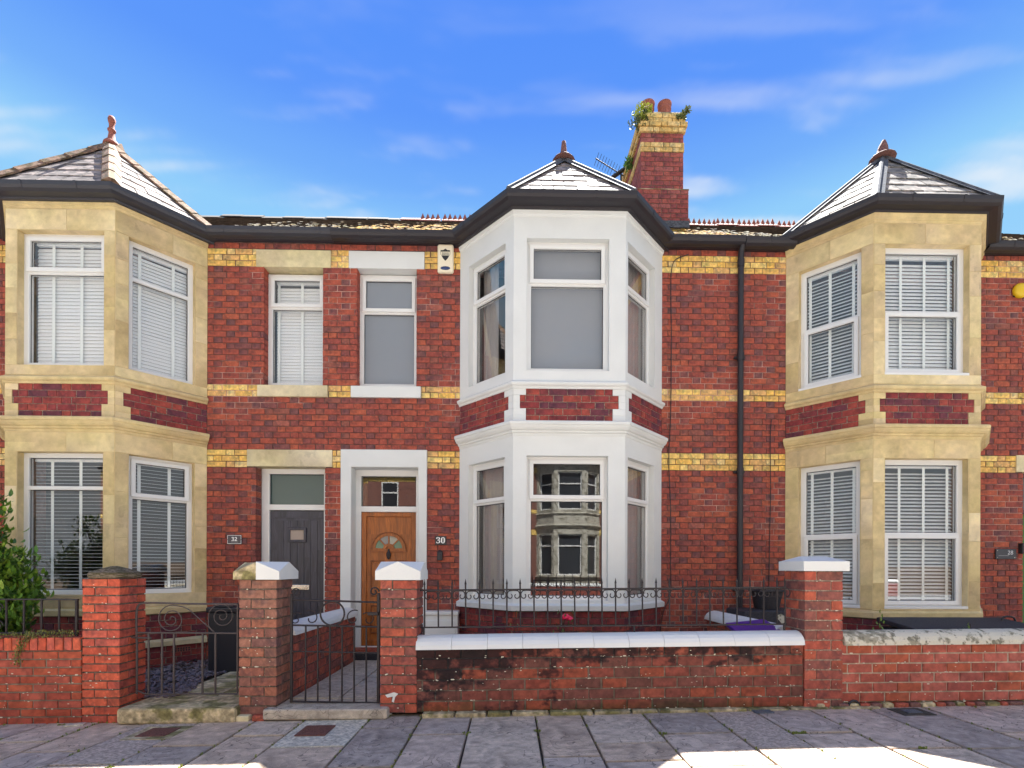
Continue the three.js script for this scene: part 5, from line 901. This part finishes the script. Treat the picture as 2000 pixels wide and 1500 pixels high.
{
  const t = thing('garden_gate', 'slender iron gate with large spiral before the dark grey door', 'gate', [-3.505, 0.205, 2.27]); const W = 0.955, I = M.ironWorn;
  mesh(t, 'outer_frame', tube([[0.012, 0.0, 0], [0.012, 0.4, 0], [0.012, 0.80, 0], [0.03, 0.838, 0], [0.07, 0.85, 0], [0.5, 0.846, 0], [W - 0.01, 0.842, 0]], 0.010, 80, 6), I); mesh(t, 'latch_stile', rod([W - 0.01, 0, 0], [W - 0.01, 0.842, 0], 0.009), I);
  mesh(t, 'middle_rail', rod([0.01, 0.575, 0], [W - 0.01, 0.57, 0], 0.008), I); mesh(t, 'bottom_rail', tube([[0.02, 0.03, 0], [0.08, 0.005, 0], [0.5, 0.0, 0], [W - 0.01, 0.0, 0]], 0.008, 30, 6), I);
  for (const x of [0.12, 0.245, 0.355, 0.62, 0.74]) mesh(t, 'bar', rod([x, 0.0, 0], [x, 0.573, 0], 0.0095), I);
  mesh(t, 'spiral', tube([[0.73, 0.58, 0.004], [0.62, 0.68, 0.004], [0.48, 0.80, 0.004], ...spiral(0.335, 0.70, 0.004, 0.135, 0.012, Math.PI * 0.42, Math.PI * 5.0, 60)], 0.0055, 140, 5), I);
  mesh(t, 'spiral', tube([[0.72, 0.58, 0.004], [0.68, 0.64, 0.004], ...spiral(0.80, 0.73, 0.004, 0.125, 0.010, Math.PI * 1.05, -Math.PI * 3.4, 60)], 0.0045, 140, 5), I);
  mesh(t, 'hinge_bar', rod([-0.04, 0.53, 0], [0.15, 0.525, 0.01], 0.009), I);
}

// ------------------------------------------------------------------ things standing in the gardens
{
  let t = thing('storage_bin', 'black lidded bin by the brick wall left of the dark grey door', 'bin', [-3.44, 0.125, 0.72]);
  mesh(t, 'body', at(mbox(0.40, 0.72, 0.36, 0.02), 0, 0.36, 0), M.black); mesh(t, 'lid', at(rb(0.43, 0.07, 0.40, 0.02), 0, 0.765, 0.0, 0, 0.06), M.black); mesh(t, 'handle', rod([-0.12, 0.80, 0.19], [0.12, 0.80, 0.19], 0.012), M.black);
  t = thing('storage_box', 'long low black garden storage box behind the right wall', 'storage box', [5.22, 0.21, 1.28]);
  mesh(t, 'body', at(mbox(1.46, 0.50, 0.5, 0.01), 0, 0.25, 0), M.blackMatt); mesh(t, 'lid', at(rb(1.52, 0.055, 0.58, 0.012), 0, 0.545, 0, 0, 0.12), M.blackMatt); mesh(t, 'latch', at(rb(0.03, 0.05, 0.02, 0.004), 0.05, 0.50, 0.29), M.chrome); mesh(t, 'handle', tube([[0.62, 0.52, -0.1], [0.63, 0.62, -0.1], [0.74, 0.62, -0.08], [0.77, 0.52, -0.08]], 0.012, 24, 6), M.black);
  t = thing('planter', 'square black plastic plant pot on the dark ledge', 'plant pot', [3.30, 0.885, 0.62]);
  mesh(t, 'body', new THREE.CylinderGeometry(0.20, 0.15, 0.23, 4, 1).rotateY(Math.PI / 4).translate(0, 0.115, 0), M.blackMatt); mesh(t, 'rim', at(rb(0.33, 0.03, 0.33, 0.008), 0, 0.237, 0), M.blackMatt); mesh(t, 'soil', at(mbox(0.27, 0.01, 0.27, 0.002), 0, 0.255, 0), M.earth);
  t = thing('ledge', 'low black painted ledge with a patch of flaked white paint', 'ledge', [3.36, 0.14, 0.62]);
  mesh(t, 'body', at(mbox(0.94, 0.74, 0.56, 0.02), 0, 0.37, 0), M.blackMatt); const s = new THREE.Shape([[-0.06, 0.06], [-0.02, 0.075], [0.02, 0.05], [0.07, 0.07], [0.09, 0.04], [0.04, -0.02], [-0.01, -0.05], [-0.04, -0.01], [-0.08, 0.03]].map(p => new THREE.Vector2(...p))); mesh(t, 'paint_patch', new THREE.ExtrudeGeometry(s, { depth: 0.003, bevelEnabled: false }), M.copingOld, [0.0, 0.63, 0.281]);
  t = thing('recycling_box', 'purple recycling box tucked behind the white coping', 'recycling box', [2.50, 0.085, 1.93]);
  const lid = mesh(t, 'lid', at(rb(0.42, 0.04, 0.36, 0.01), 0, 0.70, 0, 0, 0.25, 0.10), M.purple); mesh(t, 'body', at(mbox(0.36, 0.64, 0.30, 0.02), 0, 0.32, 0), M.purple);
}
// shrub, trailing plant, rose, weeds
const leafShape = (l, w) => { const s = new THREE.Shape(); s.moveTo(0, 0); s.quadraticCurveTo(w, l * 0.45, 0, l); s.quadraticCurveTo(-w, l * 0.45, 0, 0); const g = new THREE.ShapeGeometry(s, 4), p = g.attributes.position; for (let i = 0; i < p.count; i++) p.setZ(i, -Math.pow(p.getY(i) / l, 2) * l * 0.25 + Math.abs(p.getX(i)) * 0.35); g.computeVertexNormals(); return g; };
{
  const t = thing('evergreen_shrub', 'dense glossy green shrub at the left edge behind the railing', 'shrub', [-5.80, 0.12, 1.72]);
  const br = []; const tips = []; const sr = rng(12);
  for (let i = 0; i < 46; i++) { const a = sr() * 6.28, h = 0.6 + sr() * 1.35, r = (0.15 + sr() * 0.52) * (h > 1.5 ? 0.75 : 1); const e = [Math.cos(a) * r, h, Math.sin(a) * r * 0.75]; br.push(tube([[Math.cos(a) * 0.05, 0, Math.sin(a) * 0.05], [e[0] * 0.45, h * 0.55, e[2] * 0.45], e], 0.012, 10, 5)); tips.push(e); for (let k = 0; k < 4; k++) { const q = 0.45 + sr() * 0.5; tips.push([e[0] * q + (sr() - 0.5) * 0.3, h * (0.4 + q * 0.55) , e[2] * q + (sr() - 0.5) * 0.3]); } }
  mesh(t, 'stem', merge(br), M.earth);
  const L = leafShape(0.088, 0.036), mats = [leafMat(96, 140, 40), leafMat(120, 162, 50), leafMat(74, 114, 36), leafMat(150, 182, 66)], all = [];
  for (const e of tips) for (let k = 0; k < 120; k++) { const y = sr(), a = sr() * 6.28, el = -0.2 + sr() * 1.3; const p = [e[0] + (sr() - 0.5) * 0.26, e[1] + (sr() - 0.6) * 0.30, e[2] + (sr() - 0.5) * 0.26]; all.push({ p, a, el, s: 0.7 + sr() * 0.5, m: Math.floor(sr() * 4), key: p[2] + p[0] * 0.9 }); }
  all.sort((a, b) => b.key - a.key);
  all.slice(0, 300).forEach(q => { const m = mesh(t, 'leaf', L, mats[q.m], q.p); m.rotation.set(Math.PI / 2 - q.el, q.a, 0, 'YXZ'); m.scale.setScalar(q.s); });
  for (let k = 0; k < 4; k++) { const gs = all.slice(300).filter(q => q.m === k).map(q => { const g = L.clone(); g.scale(q.s, q.s, q.s); g.rotateX(Math.PI / 2 - q.el); g.rotateY(q.a); return g.translate(...q.p); }); const m = mesh(t, 'foliage', mergeGeometries(gs), mats[k]); m.userData.kind = 'stuff'; }
}
function sprig(name, label, cat, pts, N, spread, c, l, w, stemR = 0.003, extra = null) {
  const t = thing(name, label, cat, pts[0]); const rel = pts.map(p => p.map((v, i) => v - pts[0][i])); mesh(t, 'stem', tube(rel, stemR, 30, 5), M.earth);
  const cv = new THREE.CatmullRomCurve3(rel.map(p => new THREE.Vector3(...p))), gs = [];
  for (let i = 0; i < N; i++) { const p = cv.getPoint(R()), g = leafShape(l * rr(0.7, 1.2), w); g.rotateX(rr(-0.4, 1.4)); g.rotateY(R() * 6.28); gs.push(g.translate(p.x + rr(-spread, spread), p.y + rr(-spread, spread), p.z + rr(-spread, spread))); }
  const f = mesh(t, 'leaves', mergeGeometries(gs), leafMat(...c)); f.userData.kind = 'stuff'; return t;
}
sprig('trailing_plant', 'small leaved plant trailing over the left brick wall', 'plant', [[-3.98, 0.77, 2.36], [-4.15, 0.775, 2.40], [-4.32, 0.76, 2.44], [-4.40, 0.66, 2.45], [-4.42, 0.5, 2.45]], 420, 0.035, [120, 122, 52], 0.022, 0.009);
sprig('trailing_plant', 'thin creeper along the wall top at the left edge', 'plant', [[-4.3, 0.77, 2.40], [-4.5, 0.77, 2.43], [-4.7, 0.7, 2.45]], 150, 0.03, [110, 116, 50], 0.022, 0.009);
{
  const t = sprig('rose_bush', 'thin rose bush with one pink bloom under the white bay', 'rose', [[0.50, 0.13, 1.72], [0.48, 0.5, 1.75], [0.54, 0.75, 1.78], [0.585, 0.88, 1.80]], 46, 0.08, [92, 108, 56], 0.05, 0.02, 0.005);
  const bl = []; for (let i = 0; i < 26; i++) { const k = i / 26, g = new THREE.SphereGeometry(0.030, 7, 5, 0, 2.2, 0.3, 1.3).scale(1, 0.9, 1); g.rotateX(0.2 + k * 1.0); g.rotateY(i * 2.4); bl.push(g.translate(Math.sin(i * 2.4) * k * 0.022, 0.0 - k * 0.012, Math.cos(i * 2.4) * k * 0.022)); }
  mesh(t, 'bloom', mergeGeometries(bl), new THREE.MeshPhysicalMaterial({ color: col(238, 40, 92), roughness: 0.6, side: THREE.DoubleSide, transmission: 0.15, thickness: 0 }), [0.085, 0.77, 0.08]);
  mesh(t, 'bloom', mergeGeometries(bl.map(g => g.clone())).scale(0.8, 0.8, 0.8), new THREE.MeshPhysicalMaterial({ color: col(240, 60, 110), roughness: 0.6, side: THREE.DoubleSide, transmission: 0.15, thickness: 0 }), [0.125, 0.75, 0.07]);
  sprig('rose_bush', 'bare rose shoot left of the pink bloom', 'rose', [[0.02, 0.13, 1.75], [0.04, 0.5, 1.8], [0.06, 0.95, 1.8]], 24, 0.05, [124, 112, 60], 0.045, 0.016, 0.004);
}
sprig('weed', 'small green weed behind the right coping by the pillar', 'weed', [[3.60, 0.3, 2.2], [3.61, 0.7, 2.2], [3.62, 0.93, 2.2]], 40, 0.04, [110, 140, 50], 0.04, 0.016);
sprig('weed', 'green weed before the black storage box', 'weed', [[4.55, 0.2, 2.15], [4.56, 0.6, 2.15], [4.56, 0.86, 2.16]], 30, 0.035, [110, 140, 50], 0.04, 0.016);

// ------------------------------------------------------------------ the sunlit terrace across the street, seen in the window glass
function farHouse(x, label, flip) {
  const t = thing('far_house', label, 'house', [x, gy(x), 17], Math.PI, 'terraced houses across the street'), W = 5.6;
  mesh(t, 'wall', at(mbox(W - 0.01, 6, 0.3, 0.01), 0, 3, -0.15), palMat.brown[flip ? 1 : 2]);
  for (const [y, h] of [[2.9, 0.25], [3.83, 0.16], [5.66, 0.25]]) mesh(t, 'brick_band', at(mbox(W - 0.02, h, 0.03, 0.004), 0, y, 0.0), palMat.yellow[0]);
  const P = [[-2.4, 0], [-1.68, 0.75], [-0.3, 0.75], [0.42, 0]], fs = [0, 1, 2].map(i => face(P[i], P[i + 1]));
  const bm = flip ? M.lintel : M.farPaint;
  const bay = mesh(t, 'bay', sweep(P, [[-0.15, 0], [0, 0], [0.0, 0.9], [0.05, 0.92], [0.05, 0.98], [-0.15, 0.98]]), bm);
  fs.forEach((f, k) => { const a = k === 1 ? 0.17 : 0.15, b = f.L - a; mesh(bay, 'bay_wall', slab(0, f.L, 0.97, 5.9, [[a, b, 1.0, 2.8], [a, b, 3.86, 5.5]], 0.15), bm, lp(f, 0, 0, 0), f.ry); for (const [v0, v1] of [[1.0, 2.8], [3.86, 5.5]]) { const w = mesh(t, 'window', ring(0, b - a, v0, v1, [[0.06, b - a - 0.06, v0 + 0.06, v1 - 0.55], [0.06, b - a - 0.06, v1 - 0.49, v1 - 0.06]], 0.06), M.upvc, lp(f, a, 0, -0.08), f.ry); mesh(w, 'pane', at(new THREE.BoxGeometry(b - a - 0.08, v1 - v0 - 0.08, 0.01), (b - a) / 2, (v0 + v1) / 2, -0.04), new THREE.MeshPhysicalMaterial({ color: col(60, 64, 70), roughness: 0.05, ior: 1.6 })); } });
  mesh(bay, 'cornice', sweep(P, [[-0.1, 3.05], [0.02, 3.05], [0.09, 3.16], [0.09, 3.2], [0, 3.23], [-0.1, 3.23]]), bm); mesh(bay, 'string_course', sweep(P, [[-0.1, 3.63], [0.02, 3.63], [0.05, 3.7], [0, 3.73], [-0.1, 3.73]]), bm);
  mesh(bay, 'eaves', sweep([[-2.8, 0], ...P, [2.79, 0]], gut()), M.gutter);
  const cx = -0.99, tri = [[-2.5, 6, 0.05], [-1.75, 6, 0.9], [-0.23, 6, 0.9], [0.52, 6, 0.05]], ap = [cx, 7.1, 0], bk = [cx, 7.1, -1.6]; const q = [tri[0], tri[1], ap, tri[1], tri[2], ap, tri[2], tri[3], ap, tri[3], bk, ap, bk, tri[0], ap].flat(), g = new THREE.BufferGeometry(); g.setAttribute('position', new THREE.Float32BufferAttribute(q, 3)); g.setAttribute('uv', new THREE.Float32BufferAttribute(new Float32Array(30), 2)); g.computeVertexNormals(); mesh(t, 'bay_roof', g, M.slateMain);
  const s = new THREE.Shape([[-0.15, 5.95], [4.2, 9], [8.5, 5.95]].map(p => new THREE.Vector2(...p))), r = new THREE.ExtrudeGeometry(s, { depth: W - 0.01, bevelEnabled: false }); r.rotateY(Math.PI / 2).translate(-W / 2, 0, 0); mesh(t, 'roof', r, M.slateMain);
  mesh(t, 'door_surround', at(mbox(1.15, 3.0, 0.08, 0.01), 1.75, 1.5, 0.02), bm); mesh(t, 'door', at(mbox(0.85, 2.1, 0.05, 0.01), 1.75, 1.2, 0.06), flip ? M.green : M.doorGrey); mesh(t, 'fanlight', at(mbox(0.8, 0.4, 0.04, 0.005), 1.75, 2.5, 0.06), M.black);
  const uw = mesh(t, 'window', ring(1.35, 2.15, 3.95, 5.5, [[1.41, 2.09, 4.01, 4.95], [1.41, 2.09, 5.02, 5.44]], 0.06).translate(0, 0, 0.05), M.upvc); mesh(uw, 'pane', at(new THREE.BoxGeometry(0.72, 1.5, 0.01), 1.75, 4.72, 0.02), M.black);
  const gw = thing('far_garden_wall', `low brick wall before the ${label}`, 'wall', [x, gy(x), 14.5], Math.PI, 'front walls across the street'); mesh(gw, 'wall', at(mbox(4.3, 0.6, 0.22, 0.005), -0.6, 0.3, 0), palMat.old[1]); mesh(gw, 'coping', bar([-2.76, 0.6, 0], [1.56, 0.6, 0], halfRound(0.14, 0.11)), M.white);
}
farHouse(-15.2, 'far terraced house across the street, first on the left', true); farHouse(-9.6, 'cream bay house across the street mirrored left of the doors', true); farHouse(-4.0, 'white bay house across the street mirrored in the oak door fanlight', false); farHouse(1.6, 'white bay house across the street mirrored in the white bay window', false); farHouse(7.2, 'cream bay house across the street mirrored in the right bay', true); farHouse(12.8, 'far terraced house across the street, last on the right', false);

renderer.render(scene, camera);
